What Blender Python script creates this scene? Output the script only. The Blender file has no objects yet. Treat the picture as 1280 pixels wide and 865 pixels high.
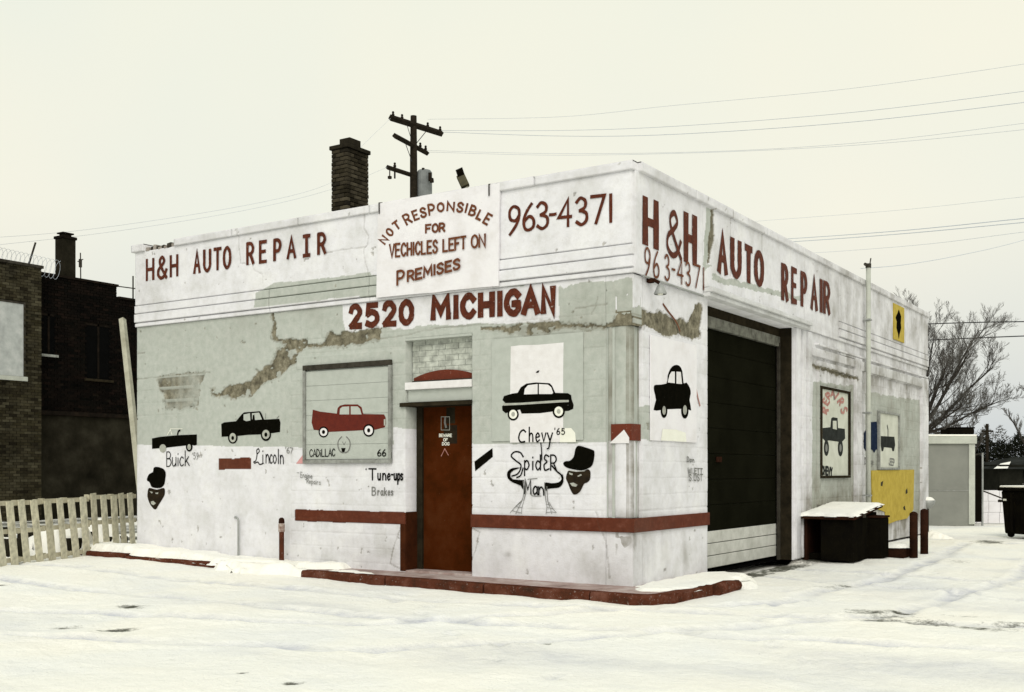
import bpy, bmesh, math, random
import numpy as np
from mathutils import Vector, Matrix
R = math.radians
random.seed(7)
SC = bpy.context.scene
C = SC.collection
# ------------------------------------------------------------------ camera
F, HY, CX, H = 1370., 588., 640., 1.5           # focal length and horizon measured on the 1280 px photograph
fx, fy, rx, ry = -.5476, .8368, .8368, .5476    # view axis and its right hand direction on the ground
camx, camy = 6.003, -11.763
cd = bpy.data.cameras.new('camera'); cam = bpy.data.objects.new('camera', cd); C.objects.link(cam)
cam.location = (camx, camy, H); cam.rotation_euler = (R(90), 0, math.atan2(-fx, fy))
cd.sensor_width = 36; cd.lens = 36 * F / 1280; cd.shift_y = (HY - 432.5) / 1280
cd.clip_start = .1; cd.clip_end = 3000
SC.camera = cam
SC.render.resolution_x = 1024; SC.render.resolution_y = 692
# ------------------------------------------------------------------ world: overcast sky
W = bpy.data.worlds.new('World'); SC.world = W; W.use_nodes = True
wn = W.node_tree.nodes; wl = W.node_tree.links
bg = wn['Background']
sky = wn.new('ShaderNodeTexSky'); sky.sky_type = 'NISHITA'; sky.sun_disc = False
SUN_EL, SUN_AZ = 38, 148
sky.sun_elevation = R(SUN_EL); sky.sun_rotation = R(SUN_AZ)
sky.dust_density = 5
hs = wn.new('ShaderNodeHueSaturation'); hs.inputs['Saturation'].default_value = .12; hs.inputs['Value'].default_value = .8
tc = wn.new('ShaderNodeTexCoord'); sx = wn.new('ShaderNodeSeparateXYZ'); rp = wn.new('ShaderNodeValToRGB')
wl.new(tc.outputs['Generated'], sx.inputs[0]); wl.new(sx.outputs['Z'], rp.inputs[0])
e = rp.color_ramp.elements
e[0].position = 0; e[0].color = (.66, .70, .73, 1)
e[1].position = .22; e[1].color = (.95, .94, .82, 1)
k = e.new(.10); k.color = (.82, .83, .775, 1)
k = e.new(.42); k.color = (.935, .945, .82, 1)
k = e.new(1.); k.color = (.82, .86, .80, 1)
sc_ = wn.new('ShaderNodeVectorMath'); sc_.operation = 'SCALE'; sc_.inputs['Scale'].default_value = 9.9
cn = wn.new('ShaderNodeTexNoise'); cn.inputs['Scale'].default_value = 1.6; cn.inputs['Detail'].default_value = 3; wl.new(tc.outputs['Generated'], cn.inputs['Vector'])
cr_ = wn.new('ShaderNodeValToRGB'); wl.new(cn.outputs[0], cr_.inputs[0]); cr_.color_ramp.elements[0].position = .38; cr_.color_ramp.elements[0].color = (.935, .975, 1., 1)
cr_.color_ramp.elements[1].position = .62; cr_.color_ramp.elements[1].color = (1.035, 1.015, .985, 1)
cm = wn.new('ShaderNodeMix'); cm.data_type = 'RGBA'; cm.blend_type = 'MULTIPLY'; cm.inputs[0].default_value = 1
wl.new(rp.outputs[0], cm.inputs[6]); wl.new(cr_.outputs[0], cm.inputs[7]); wl.new(cm.outputs[2], sc_.inputs[0])
mx = wn.new('ShaderNodeMix'); mx.data_type = 'RGBA'; mx.inputs[0].default_value = .94
wl.new(sky.outputs[0], hs.inputs['Color']); wl.new(hs.outputs[0], mx.inputs[6]); wl.new(sc_.outputs[0], mx.inputs[7])
wl.new(mx.outputs[2], bg.inputs['Color']); bg.inputs['Strength'].default_value = .1
sd = bpy.data.lights.new('sun', 'SUN'); sd.energy = 1.6; sd.angle = R(40); sd.color = (1, .95, .88)
sun = bpy.data.objects.new('sun', sd); C.objects.link(sun)
sun.rotation_euler = (R(90 - SUN_EL), 0, R(180 - SUN_AZ))
SC.view_settings.view_transform = 'Standard'; SC.view_settings.look = 'None'
SC.view_settings.exposure = 0; SC.view_settings.gamma = 1
SC.render.engine = 'CYCLES'; SC.cycles.max_bounces = 6

# ------------------------------------------------------------------ survey helpers: photograph measurements to places
def at(px, py, Z):
    X = (px - CX) / F * Z
    return Vector((camx + Z*fx + X*rx, camy + Z*fy + X*ry, H + (HY - py) * Z / F))
def G(px, py, z=0.): return at(px, py, (H - z) * F / (py - HY))
def atz(px, py, z): return at(px, py, (z - H) * F / (HY - py))
def PF(px, py, d=0.):                      # front wall, plane y = -d -> (x, z)
    u = (px - CX) / F; Z = (-d - camy) / (fy + u*ry); p = at(px, py, Z); return (p.x, p.z)
def PS(px, py, d=0.):                      # side wall, plane x = d -> (y, z)
    u = (px - CX) / F; Z = (d - camx) / (fx + u*rx); p = at(px, py, Z); return (p.y, p.z)
PJ = {'F': PF, 'S': PS}
def place(face, u, v, d): return (u, -d, v) if face == 'F' else (d, u, v)

# ------------------------------------------------------------------ numpy noise
_T = np.random.RandomState(3).rand(256, 256)
def vnoise(x, y):
    xi = np.floor(x).astype(int); yi = np.floor(y).astype(int); a = x - xi; b = y - yi
    a = a*a*(3-2*a); b = b*b*(3-2*b); g = lambda i, j: _T[i & 255, j & 255]
    return (g(xi, yi)*(1-a)+g(xi+1, yi)*a)*(1-b) + (g(xi, yi+1)*(1-a)+g(xi+1, yi+1)*a)*b
def fbm(x, y, o=4, s=0.):
    t = 0.; n = 0.
    for k in range(o):
        t = t + vnoise(x*2**k + 17.3*k + s, y*2**k + 9.1*k + s*1.7) / 2**k; n += 1 / 2**k
    return t/n - .5
def inpoly(u, v, P):
    r = np.zeros(u.shape, bool); n = len(P)
    for i in range(n):
        (x1, y1), (x2, y2) = P[i], P[(i+1) % n]
        if y1 == y2: continue
        r ^= ((y1 > v) != (y2 > v)) & (u < (x2-x1)*(v-y1)/(y2-y1)+x1)
    return r
def dist_poly(u, v, P, closed=True):
    d = np.full(u.shape, 1e9); n = len(P)
    for i in range(n if closed else n-1):
        (x1, y1), (x2, y2) = P[i], P[(i+1) % n]
        L = (x2-x1)**2+(y2-y1)**2 + 1e-12
        t = np.clip(((u-x1)*(x2-x1)+(v-y1)*(y2-y1))/L, 0, 1)
        d = np.minimum(d, np.hypot(u-x1-t*(x2-x1), v-y1-t*(y2-y1)))
    return d
def sst(a, b, x): t = np.clip((x-a)/(b-a), 0, 1); return t*t*(3-2*t)

# ------------------------------------------------------------------ materials
def newmat(name):
    m = bpy.data.materials.new(name); m.use_nodes = True
    return m, m.node_tree.nodes, m.node_tree.links, m.node_tree.nodes['Principled BSDF']
def tex(n, l, kind, scale, coord='Object', **kw):
    t = n.new(kind); c = n.new('ShaderNodeTexCoord'); l.new(c.outputs[coord], t.inputs['Vector'])
    t.inputs['Scale'].default_value = scale
    for a, b in kw.items(): t.inputs[a].default_value = b
    return t
def ramp(n, l, src, stops):
    r = n.new('ShaderNodeValToRGB'); l.new(src, r.inputs[0]); e = r.color_ramp.elements
    e[0].position, e[0].color = stops[0][0], (*stops[0][1], 1)
    e[1].position, e[1].color = stops[-1][0], (*stops[-1][1], 1)
    for p, c in stops[1:-1]: k = e.new(p); k.color = (*c, 1)
    return r.outputs[0]
def mixc(n, l, fac, a, b, mode='MIX'):
    m = n.new('ShaderNodeMix'); m.data_type = 'RGBA'; m.blend_type = mode
    for i, s in ((0, fac), (6, a), (7, b)):
        if isinstance(s, (int, float)): m.inputs[i].default_value = s
        elif isinstance(s, tuple): m.inputs[i].default_value = (*s, 1)
        else: l.new(s, m.inputs[i])
    return m.outputs[2]
def bump(n, l, b, src, dist, st=1.):
    u = n.new('ShaderNodeBump'); u.inputs['Distance'].default_value = dist; u.inputs['Strength'].default_value = st
    l.new(src, u.inputs['Height']); l.new(u.outputs[0], b.inputs['Normal'])
MATS = {}
FLECK = {'sign_brown': (.63, (.45, .40, .36)), 'thin_brown': (.62, (.5, .42, .35)), 'black_paint': (.675, (.22, .22, .20)), 'red_paint': (.62, (.40, .25, .2)), 'car_red': (.65, (.3, .12, .08)),
         'door_red': (.66, (.16, .09, .06)), 'red_curb': (.60, (.26, .22, .2)), 'dark_blue': (.62, (.2, .22, .26)), 'yellow_paint': (.66, (.25, .2, .1)), 'sign_white': (.67, (.45, .40, .35)), 'garage_white': (.62, (.3, .3, .26))}
def mat(name, c1, c2=None, scale=6, rough=.8, bmp=.004, metal=0., detail=6, third=None, fleck=None):
    """two tone noise material with relief"""
    if name in MATS: return MATS[name]
    m, n, l, b = newmat(name)
    c2 = c2 or tuple(x*.7 for x in c1)
    t = tex(n, l, 'ShaderNodeTexNoise', scale, Detail=detail, Roughness=.65)
    st = [(.32, c2), (.62, c1)] if third is None else [(.3, c2), (.5, c1), (.7, third)]
    col = ramp(n, l, t.outputs[0], st)
    if name in FLECK:
        tf = tex(n, l, 'ShaderNodeTexNoise', 30, Detail=7, Roughness=.72); th, fc = FLECK[name]
        col = mixc(n, l, ramp(n, l, tf.outputs[0], [(th, (0, 0, 0)), (th+.05, (.8, .8, .8))]), col, fc)
    l.new(col, b.inputs['Base Color'])
    b.inputs['Roughness'].default_value = rough; b.inputs['Metallic'].default_value = metal
    b.inputs['Specular IOR Level'].default_value = .0 if max(c1) < .10 else .15
    if bmp: 
        t2 = tex(n, l, 'ShaderNodeTexNoise', scale*7, Detail=4)
        bump(n, l, b, t2.outputs[0], bmp)
    MATS[name] = m; return m
def wall_mat():
    m, n, l, b = newmat('painted_masonry')
    at_ = n.new('ShaderNodeAttribute'); at_.attribute_name = 'paint'
    ag = n.new('ShaderNodeAttribute'); ag.attribute_name = 'grime_shade'
    s = n.new('ShaderNodeSeparateColor'); l.new(at_.outputs['Color'], s.inputs[0])
    big = tex(n, l, 'ShaderNodeTexNoise', 1.7, Detail=7, Roughness=.62)
    fine = tex(n, l, 'ShaderNodeTexNoise', 45, Detail=5, Roughness=.7)
    mid = tex(n, l, 'ShaderNodeTexNoise', 9, Detail=6, Roughness=.7)
    white = ramp(n, l, big.outputs[0], [(.3, (.66, .66, .675)), (.5, (.745, .742, .785)), (.68, (.77, .768, .79))])
    green = ramp(n, l, mid.outputs[0], [(.3, (.37, .40, .36)), (.5, (.435, .46, .425)), (.72, (.50, .515, .48))])
    bare = ramp(n, l, mid.outputs[0], [(.34, (.068, .060, .042)), (.5, (.165, .15, .105)), (.66, (.29, .265, .195))])
    red = ramp(n, l, mid.outputs[0], [(.3, (.075, .016, .007)), (.55, (.105, .024, .010)), (.8, (.17, .06, .04))])
    mot = ramp(n, l, mid.outputs[0], [(.34, (.90, .895, .88)), (.5, (.975, .975, .97)), (.64, (1.02, 1.02, 1.02))])
    white = mixc(n, l, 1., white, mot, 'MULTIPLY')
    c = mixc(n, l, s.outputs[0], white, green)
    # worn pale specks and brown flecks
    fk = ramp(n, l, fine.outputs[0], [(.30, (1, 1, 1)), (.36, (0, 0, 0))])
    c = mixc(n, l, mixc(n, l, .5, (0., 0., 0.), fk), c, (.50, .46, .38))
    c = mixc(n, l, s.outputs[1], c, bare)
    c = mixc(n, l, s.outputs[2], c, red)
    # vertical runs of dirt, plus the corner shaft shading held in the mask
    mp = n.new('ShaderNodeMapping'); tcd = n.new('ShaderNodeTexCoord'); l.new(tcd.outputs['Object'], mp.inputs[0])
    mp.inputs['Scale'].default_value = (5, 5, .6)
    st = n.new('ShaderNodeTexNoise'); st.inputs['Scale'].default_value = 1.4; st.inputs['Detail'].default_value = 6
    l.new(mp.outputs[0], st.inputs['Vector'])
    sr = mixc(n, l, .8, ramp(n, l, st.outputs[0], [(.40, (1, 1, 1)), (.60, (.1, .1, .1))]), ramp(n, l, big.outputs[0], [(.38, (1, 1, 1)), (.6, (.3, .3, .3))]))
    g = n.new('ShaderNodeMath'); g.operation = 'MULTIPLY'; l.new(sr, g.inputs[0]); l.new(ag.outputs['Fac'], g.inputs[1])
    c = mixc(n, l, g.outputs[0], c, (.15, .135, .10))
    l.new(c, b.inputs['Base Color']); b.inputs['Roughness'].default_value = .82; b.inputs['Specular IOR Level'].default_value = .15
    bump(n, l, b, fine.outputs[0], .006, .8)
    return m
M_WALL = wall_mat(); MATS['wall'] = M_WALL
mat('concrete', (.33, .30, .27), (.22, .19, .17), 5, .9, .006)
mat('stained_concrete', (.36, .27, .25), (.20, .14, .125), 4, .9, .006, third=(.50, .45, .43))
mat('red_curb', (.085, .028, .016), (.038, .02, .013), 4, .85, .012, third=(.14, .06, .042))
mat('red_paint', (.135, .028, .013), (.10, .022, .011), 9, .7, .003)
mat('sign_brown', (.105, .024, .010), (.055, .013, .006), 14, .75, .001)
mat('thin_brown', (.15, .05, .02), (.10, .03, .012), 14, .75, .001)
mat('faded_red', (.42, .22, .19), (.30, .12, .10), 14, .75, .001)
mat('pale_pink', (.62, .33, .33), (.52, .25, .25), 14, .75, .001)
mat('black_paint', (.005, .0045, .003), (.003, .003, .002), 14, .7, .001)
mat('grey_paint', (.20, .20, .19), (.14, .14, .13), 14, .8, .001)
mat('white_paint', (.74, .725, .735), (.66, .64, .64), 8, .8, .002)
mat('cream_paint', (.80, .80, .72), (.74, .74, .66), 8, .8, .002)
mat('green_paint', (.44, .465, .43), (.39, .415, .38), 9, .8, .002)
mat('grey_wheel', (.42, .43, .38), (.3, .3, .27), 9, .8, .001)
mat('car_red', (.12, .016, .008), (.09, .012, .007), 12, .6, .001)
mat('dark_blue', (.016, .025, .052), (.012, .018, .036), 12, .7, .001)
mat('face_brown', (.028, .02, .012), (.016, .012, .009), 14, .7, .001)
mat('sign_white', (.745, .73, .76), (.67, .65, .66), 3, .75, .003, third=(.78, .77, .79))
mat('yellow_paint', (.42, .315, .045), (.35, .255, .035), 7, .75, .003, third=(.48, .36, .065))
mat('door_red', (.055, .013, .003), (.032, .009, .002), 2.5, .6, .002, third=(.072, .022, .007))
mat('dark_frame', (.055, .05, .04), (.025, .022, .018), 8, .7, .004)
mat('jamb_brown', (.030, .024, .015), (.014, .012, .008), 6, .7, .004)
mat('floodlight_case', (.10, .09, .05), (.06, .055, .035), 8, .7, .002)
mat('reveal_red', (.060, .019, .008), (.035, .012, .006), 6, .7, .004)
mat('header_grey', (.20, .20, .17), (.07, .07, .055), 7, .8, .004)
mat('poster', (.56, .57, .50), (.46, .47, .40), 4, .8, .002)
mat('faded_black', (.035, .038, .036), (.022, .024, .022), 8, .8, 0)
mat('peeling_cap', (.42, .36, .32), (.16, .08, .06), 20, .8, .004)
mat('grey_trim', (.30, .31, .29), (.17, .17, .155), 8, .7, .004)
mat('garage_dark', (.0085, .0085, .005), (.005, .005, .003), 1.5, .5, .001)
mat('garage_white', (.58, .58, .54), (.42, .42, .38), 4, .6, .002)
mat('rust', (.032, .013, .008), (.014, .007, .005), 5, .8, .006)
mat('bin_dark', (.007, .006, .004), (.004, .0035, .003), 4, .7, .004)
mat('galvanised', (.36, .37, .36), (.24, .25, .24), 5, .5, .003, metal=.3)
mat('pole_wood', (.028, .022, .016), (.014, .012, .009), 6, .9, .01)
mat('transformer', (.22, .235, .235), (.14, .15, .15), 3, .6, .002)
mat('wire', (.50, .54, .60), (.42, .46, .52), 3, .6, 0)
mat('wire_dark', (.05, .055, .06), (.04, .04, .05), 3, .6, 0)
mat('shed_metal', (.225, .23, .205), (.185, .19, .17), 1.5, .6, .002)
mat('shed_light', (.48, .50, .44), (.38, .39, .35), 3, .6, .002)
mat('pallet_wood', (.48, .45, .335), (.33, .30, .215), 5, .85, .005)
mat('roofing', (.05, .05, .05), (.03, .03, .03), 3, .9, .01)
mat('char_brick', (.012, .0095, .0075), (.006, .005, .004), 5, .9, .01, third=(.02, .014, .010))
mat('dark_void', (.004, .004, .004), (.003, .003, .003), 5, .6, 0)
mat('old_stucco', (.018, .016, .011), (.008, .0075, .005), 1.3, .95, .01, third=(.034, .031, .022))
mat('boarded', (.42, .44, .43), (.33, .345, .34), 4, .8, .002, third=(.52, .53, .52))
mat('mortar', (.03, .027, .017), (.018, .016, .011), 5, .95, .01)
mat('chim_mortar', (.012, .010, .007), (.007, .006, .004), 6, .95, .01)
mat('char_cap', (.03, .026, .018), (.014, .012, .009), 8, .9, .006)
mat('bark', (.045, .04, .034), (.025, .022, .02), 6, .95, .01)
mat('twig', (.10, .094, .086), (.065, .06, .055), 3, .95, 0)
mat('far_twig', (.075, .072, .066), (.05, .048, .044), .8, .95, 0)
mat('beam', (.46, .45, .36), (.3, .29, .22), 4, .9, .004)
mat('evergreen', (.016, .017, .012), (.008, .009, .006), 2, .95, 0)
mat('house_roof', (.034, .036, .034), (.015, .016, .014), 1.2, .95, 0)
mat('hazy_wall', (.018, .018, .014), (.01, .01, .008), 1.5, .9, 0)
def brick_mat(name, cols, rough=.9):
    m, n, l, b = newmat(name)
    g = n.new('ShaderNodeNewGeometry'); t = tex(n, l, 'ShaderNodeTexNoise', 1.6, Detail=5)
    r1 = ramp(n, l, g.outputs['Random Per Island'], [(i/(len(cols)-1), c) for i, c in enumerate(cols)])
    r2 = ramp(n, l, t.outputs[0], [(.3, (.5, .5, .5)), (.65, (1.25, 1.25, 1.2))])
    l.new(mixc(n, l, 1., r1, r2, 'MULTIPLY'), b.inputs['Base Color']); b.inputs['Roughness'].default_value = rough; b.inputs['Specular IOR Level'].default_value = .05
    f = tex(n, l, 'ShaderNodeTexNoise', 40, Detail=4); bump(n, l, b, f.outputs[0], .008)
    MATS[name] = m; return m
brick_mat('dim_brick', [(.026, .022, .012), (.045, .039, .024), (.016, .013, .008), (.065, .058, .038), (.03, .025, .015)])
brick_mat('black_brick', [(.003, .0025, .002), (.006, .004, .003), (.002, .002, .0015), (.010, .006, .0045)])
def obj_rand_mat(name, cols):
    m, n, l, b = newmat(name)
    g = n.new('ShaderNodeObjectInfo'); r1 = ramp(n, l, g.outputs['Random'], [(i/(len(cols)-1), c) for i, c in enumerate(cols)])
    t = tex(n, l, 'ShaderNodeTexNoise', 12, Detail=5)
    r2 = ramp(n, l, t.outputs[0], [(.3, (.6, .6, .6)), (.65, (1.15, 1.15, 1.15))])
    l.new(mixc(n, l, 1., r1, r2, 'MULTIPLY'), b.inputs['Base Color']); b.inputs['Roughness'].default_value = .9; b.inputs['Specular IOR Level'].default_value = .1
    bump(n, l, b, t.outputs[0], .01); MATS[name] = m
obj_rand_mat('chim_brick', [(.014, .011, .006), (.028, .023, .013), (.055, .046, .03), (.011, .009, .006), (.085, .072, .048)])
obj_rand_mat('recess_brick', [(.46, .48, .43), (.48, .50, .455), (.45, .47, .42)])
obj_rand_mat('slat_wood', [(.50, .475, .36), (.60, .575, .45), (.44, .415, .31), (.56, .53, .40)])
def snow_mat():
    m, n, l, b = newmat('snow')
    a = n.new('ShaderNodeAttribute'); a.attribute_name = 'bare'
    t = tex(n, l, 'ShaderNodeTexNoise', .45, Detail=6, Roughness=.6, Distortion=.4)
    c = ramp(n, l, t.outputs[0], [(.34, (.85, .85, .83)), (.5, (.91, .895, .835)), (.66, (.93, .90, .82))])
    ath = n.new('ShaderNodeAttribute'); ath.attribute_name = 'thin'; tb = tex(n, l, 'ShaderNodeTexNoise', 3.5, Detail=8, Roughness=.75)
    mm = n.new('ShaderNodeMath'); mm.operation = 'MULTIPLY'; l.new(ath.outputs['Fac'], mm.inputs[0]); l.new(ramp(n, l, tb.outputs[0], [(.3, (.25, .25, .25)), (.62, (1, 1, 1))]), mm.inputs[1])
    c = mixc(n, l, mm.outputs[0], c, (.50, .51, .575))
    gr_ = tex(n, l, 'ShaderNodeTexNoise', 55, Detail=3, Roughness=.8)
    c = mixc(n, l, 1., c, ramp(n, l, gr_.outputs[0], [(.35, (.96, .96, .97)), (.6, (1.03, 1.03, 1.02))]), 'MULTIPLY')
    t2 = tex(n, l, 'ShaderNodeTexNoise', 14, Detail=8, Roughness=.75)
    asp = ramp(n, l, t2.outputs[0], [(.35, (.035, .035, .028)), (.6, (.10, .10, .075))])
    # broken edges: mask value against fine noise
    ad = n.new('ShaderNodeMath'); ad.operation = 'ADD'; l.new(a.outputs['Fac'], ad.inputs[0])
    sb = n.new('ShaderNodeMath'); sb.operation = 'MULTIPLY_ADD'; l.new(t2.outputs[0], sb.inputs[0]); sb.inputs[1].default_value = 1.6; sb.inputs[2].default_value = -.8
    l.new(sb.outputs[0], ad.inputs[1])
    r = ramp(n, l, ad.outputs[0], [(.32, (0, 0, 0)), (.72, (1, 1, 1))])
    gt = n.new('ShaderNodeMath'); gt.operation = 'MULTIPLY'; gs = ramp(n, l, a.outputs['Fac'], [(.02, (0, 0, 0)), (.12, (1, 1, 1))])
    l.new(r, gt.inputs[0]); l.new(gs, gt.inputs[1])
    c = mixc(n, l, gt.outputs[0], c, asp)
    t3 = tex(n, l, 'ShaderNodeTexNoise', 30, Detail=3, Roughness=.6)
    sp = ramp(n, l, t3.outputs[0], [(.69, (0, 0, 0)), (.73, (1, 1, 1))])
    c = mixc(n, l, mixc(n, l, .5, (0., 0., 0.), sp), c, (.3, .3, .3))
    l.new(c, b.inputs['Base Color']); b.inputs['Roughness'].default_value = .75
    b.inputs['Specular IOR Level'].default_value = .2
    t4 = tex(n, l, 'ShaderNodeTexNoise', 7, Detail=9, Roughness=.65); bump(n, l, b, t4.outputs[0], .05, .8)
    MATS['snow'] = m
snow_mat()
def M(x): return MATS[x] if isinstance(x, str) else x

# ------------------------------------------------------------------ object helpers
def link(name, me, parent=None, loc=None):
    o = bpy.data.objects.new(name, me); C.objects.link(o)
    if parent: o.parent = parent
    if loc: o.location = loc
    return o
def tag(o, label, cat, group=None):
    o['label'] = label; o['category'] = cat
    if group: o['group'] = group
    return o
def thing(name, label, cat, loc=(0, 0, 0), rz=0., group=None):
    o = link(name, None, None, loc); o.rotation_euler = (0, 0, rz); return tag(o, label, cat, group)
def structure(o): o['kind'] = 'structure'; return o
def stuff(o): o['kind'] = 'stuff'; return o
def named(o, label): o['label'] = label; return o
class MB:
    """collects simple solids and links them as one mesh object"""
    def __init__(s): s.v = []; s.f = []; s.m = []; s.mats = []
    def _mi(s, m):
        m = M(m)
        if m not in s.mats: s.mats.append(m)
        return s.mats.index(m)
    def raw(s, vs, fs, m):
        k = len(s.v); s.v += [tuple(p) for p in vs]; i = s._mi(m)
        for f in fs: s.f.append([k+j for j in f]); s.m.append(i)
        return s
    def box(s, a, b, m, rot=None, piv=None):
        x0, y0, z0 = a; x1, y1, z1 = b
        vs = [Vector(p) for p in ((x0,y0,z0),(x1,y0,z0),(x1,y1,z0),(x0,y1,z0),(x0,y0,z1),(x1,y0,z1),(x1,y1,z1),(x0,y1,z1))]
        if rot is not None:
            pv = Vector(piv or ((x0+x1)/2, (y0+y1)/2, (z0+z1)/2)); vs = [rot @ (p-pv) + pv for p in vs]
        return s.raw(vs, [(0,3,2,1),(4,5,6,7),(0,1,5,4),(1,2,6,5),(2,3,7,6),(3,0,4,7)], m)
    def tube(s, pts, r, m, n=8, cap=True):
        pts = [Vector(p) for p in pts]; rr = r if isinstance(r, (list, tuple)) else [r]*len(pts)
        k = len(s.v); i = s._mi(m); t0 = (pts[1]-pts[0]).normalized()
        up = Vector((0, 0, 1)) if abs(t0.z) < .9 else Vector((1, 0, 0))
        for j, p in enumerate(pts):
            t = (pts[min(j+1, len(pts)-1)] - pts[max(j-1, 0)]).normalized()
            a = t.cross(up).normalized(); b = a.cross(t)
            for q in range(n):
                an = 2*math.pi*q/n; s.v.append(tuple(p + (a*math.cos(an)+b*math.sin(an))*rr[j]))
        for j in range(len(pts)-1):
            for q in range(n):
                s.f.append([k+j*n+q, k+j*n+(q+1) % n, k+(j+1)*n+(q+1) % n, k+(j+1)*n+q]); s.m.append(i)
        if cap:
            s.f.append([k+q for q in range(n)][::-1]); s.m.append(i)
            e_ = k+(len(pts)-1)*n; s.f.append([e_+q for q in range(n)]); s.m.append(i)
        return s
    def lathe(s, c, prof, m, n=20):
        k = len(s.v); i = s._mi(m)
        for (r, z) in prof:
            for q in range(n):
                a = 2*math.pi*q/n; s.v.append((c[0]+r*math.cos(a), c[1]+r*math.sin(a), c[2]+z))
        for j in range(len(prof)-1):
            for q in range(n):
                s.f.append([k+j*n+q, k+j*n+(q+1) % n, k+(j+1)*n+(q+1) % n, k+(j+1)*n+q]); s.m.append(i)
        return s
    def prism(s, P, z0, z1, m):
        """outline P (counter-clockwise in x, y), z0/z1 numbers or functions"""
        n = len(P); a = [(x, y, z0) for x, y in P]; b = [(x, y, z1) for x, y in P]
        return s.raw(a+b, [list(range(n))[::-1], list(range(n, 2*n))] + [(i, (i+1) % n, n+(i+1) % n, n+i) for i in range(n)], m)
    def build(s, name, parent=None, bevel=0., smooth=False, loc=None):
        me = bpy.data.meshes.new(name); me.from_pydata(s.v, [], s.f)
        for m in s.mats: me.materials.append(m)
        me.polygons.foreach_set('material_index', s.m)
        if smooth: me.shade_smooth()
        me.update(); o = link(name, me, parent, loc)
        if bevel:
            b = o.modifiers.new('bevel', 'BEVEL'); b.width = bevel; b.segments = 2; b.limit_method = 'ANGLE'; b.angle_limit = R(40)
        return o
def on_face(face, u0, u1, v0, v1, d0, d1):
    a = place(face, u0, v0, d0); b = place(face, u1, v1, d1)
    return tuple(min(p, q) for p, q in zip(a, b)), tuple(max(p, q) for p, q in zip(a, b))
def fbox(name, face, u0, u1, v0, v1, d0, d1, m, parent, bevel=0.):
    a, b = on_face(face, u0, u1, v0, v1, d0, d1); return MB().box(a, b, m).build(name, parent, bevel)

# ------------------------------------------------------------------ the painted walls
def pl(face, L, d=0.): return [PJ[face](x, y, d) for x, y in L]
GREEN_F = [pl('F', [(160,398),(340,381),(470,366),(624,350),(790,347),(800,400),(800,545),(760,553),(590,555),(508,537),(492,534),(492,556),(382,560),(372,559),(160,556)])]
GREEN_F_PARA = [pl('F', [(322,367),(345,354),(372,352),(466,341),(470,368),(320,385)]), pl('F', [(452,345),(475,345),(475,372),(452,372)])]
WHITE_F = [pl('F', [(430,379),(640,357),(697,350),(698,401),(640,402),(520,409),(431,414)]), pl('F', [(168,398),(255,391),(252,400),(225,403),(204,399),(192,403),(168,402)]),
           pl('F', [(690,344),(784,338),(788,346),(770,352),(730,352),(705,360),(690,352)]), pl('F', [(262,388),(300,383),(298,392),(285,391),(275,396)])]
BARE_F = [pl('F', L) for L in (
    [(196,471),(225,469),(256,467),(250,485),(247,508),(232,507),(224,511),(206,509),(204,492),(199,486)],
    [(262,484),(275,489),(291,481),(312,477),(322,465),(340,455),(346,437),(357,432),(357,423),(372,425),(384,426),(383,434),(373,440),(370,454),(362,458),(352,468),(330,479),(312,494),(295,497),(275,495),(264,490)],
    [(411,415),(445,412),(477,411),(475,424),(450,428),(425,432),(411,434),(400,431)],
    [(340,385),(343,385),(344,418),(350,424),(360,427),(360,432),(346,425),(340,420)],
    [(382,431),(400,430),(412,432),(400,434),(384,434)],
    [(600,409),(640,405),(650,402),(690,401),(704,404),(725,405),(762,404),(762,402),(772,395),(792,390),(792,409),(765,408),(740,407),(712,409),(704,407),(690,412),(665,416),(640,414),(625,411),(600,412)],
    [(184,303),(221,293),(221,299),(184,309)])]
RED_F = [pl('F', L) for L in ([(369,637),(505,640),(505,655),(369,651)], [(273,573),(314,572),(314,586),(273,587)])]
GRIME_F = [((.0, .66, .05, .08), .9), ((-1.75, .42, .07, .03), .6), ((-.35, .3, .4, .3), .2), ((-3.3, .3, 1.4, .3), .25), ((-.2, 3.3, 1.3, .35), .35), ((-9, 4.6, .5, .6), .2)]
GREEN_S = [pl('S', L) for L in ([(800,505),(812,507),(812,551),(800,549)], [(878,258),(884,262),(884,300),(878,330),(885,333),(874,338),(872,330),(874,300)],
           [(1014,476),(1066,484),(1068,610),(1060,665),(1012,690)], [(1080,490),(1148,500),(1149,640),(1080,640)], [(884,344),(1000,372),(1000,378),(884,352)])]
BARE_S = [pl('S', L) for L in (
    [(784,382),(800,388),(821,390),(838,396),(860,401),(866,382),(876,381),(874,406),(874,419),(864,423),(850,418),(833,420),(819,416),(806,407),(784,408)],
    [(878,330),(885,334),(900,343),(940,358),(940,361),(898,348),(877,340)],
    [(1014,455),(1030,459),(1050,466),(1068,472),(1068,477),(1050,471),(1030,463),(1014,459)],
    [(884,262),(888,264),(887,300),(882,330),(879,330),(881,300)])]
RED_S = []
YEL = pl('S', [(1089,588),(1142,587),(1141,640),(1128,650),(1106,658),(1104,636),(1089,632)])
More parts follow.
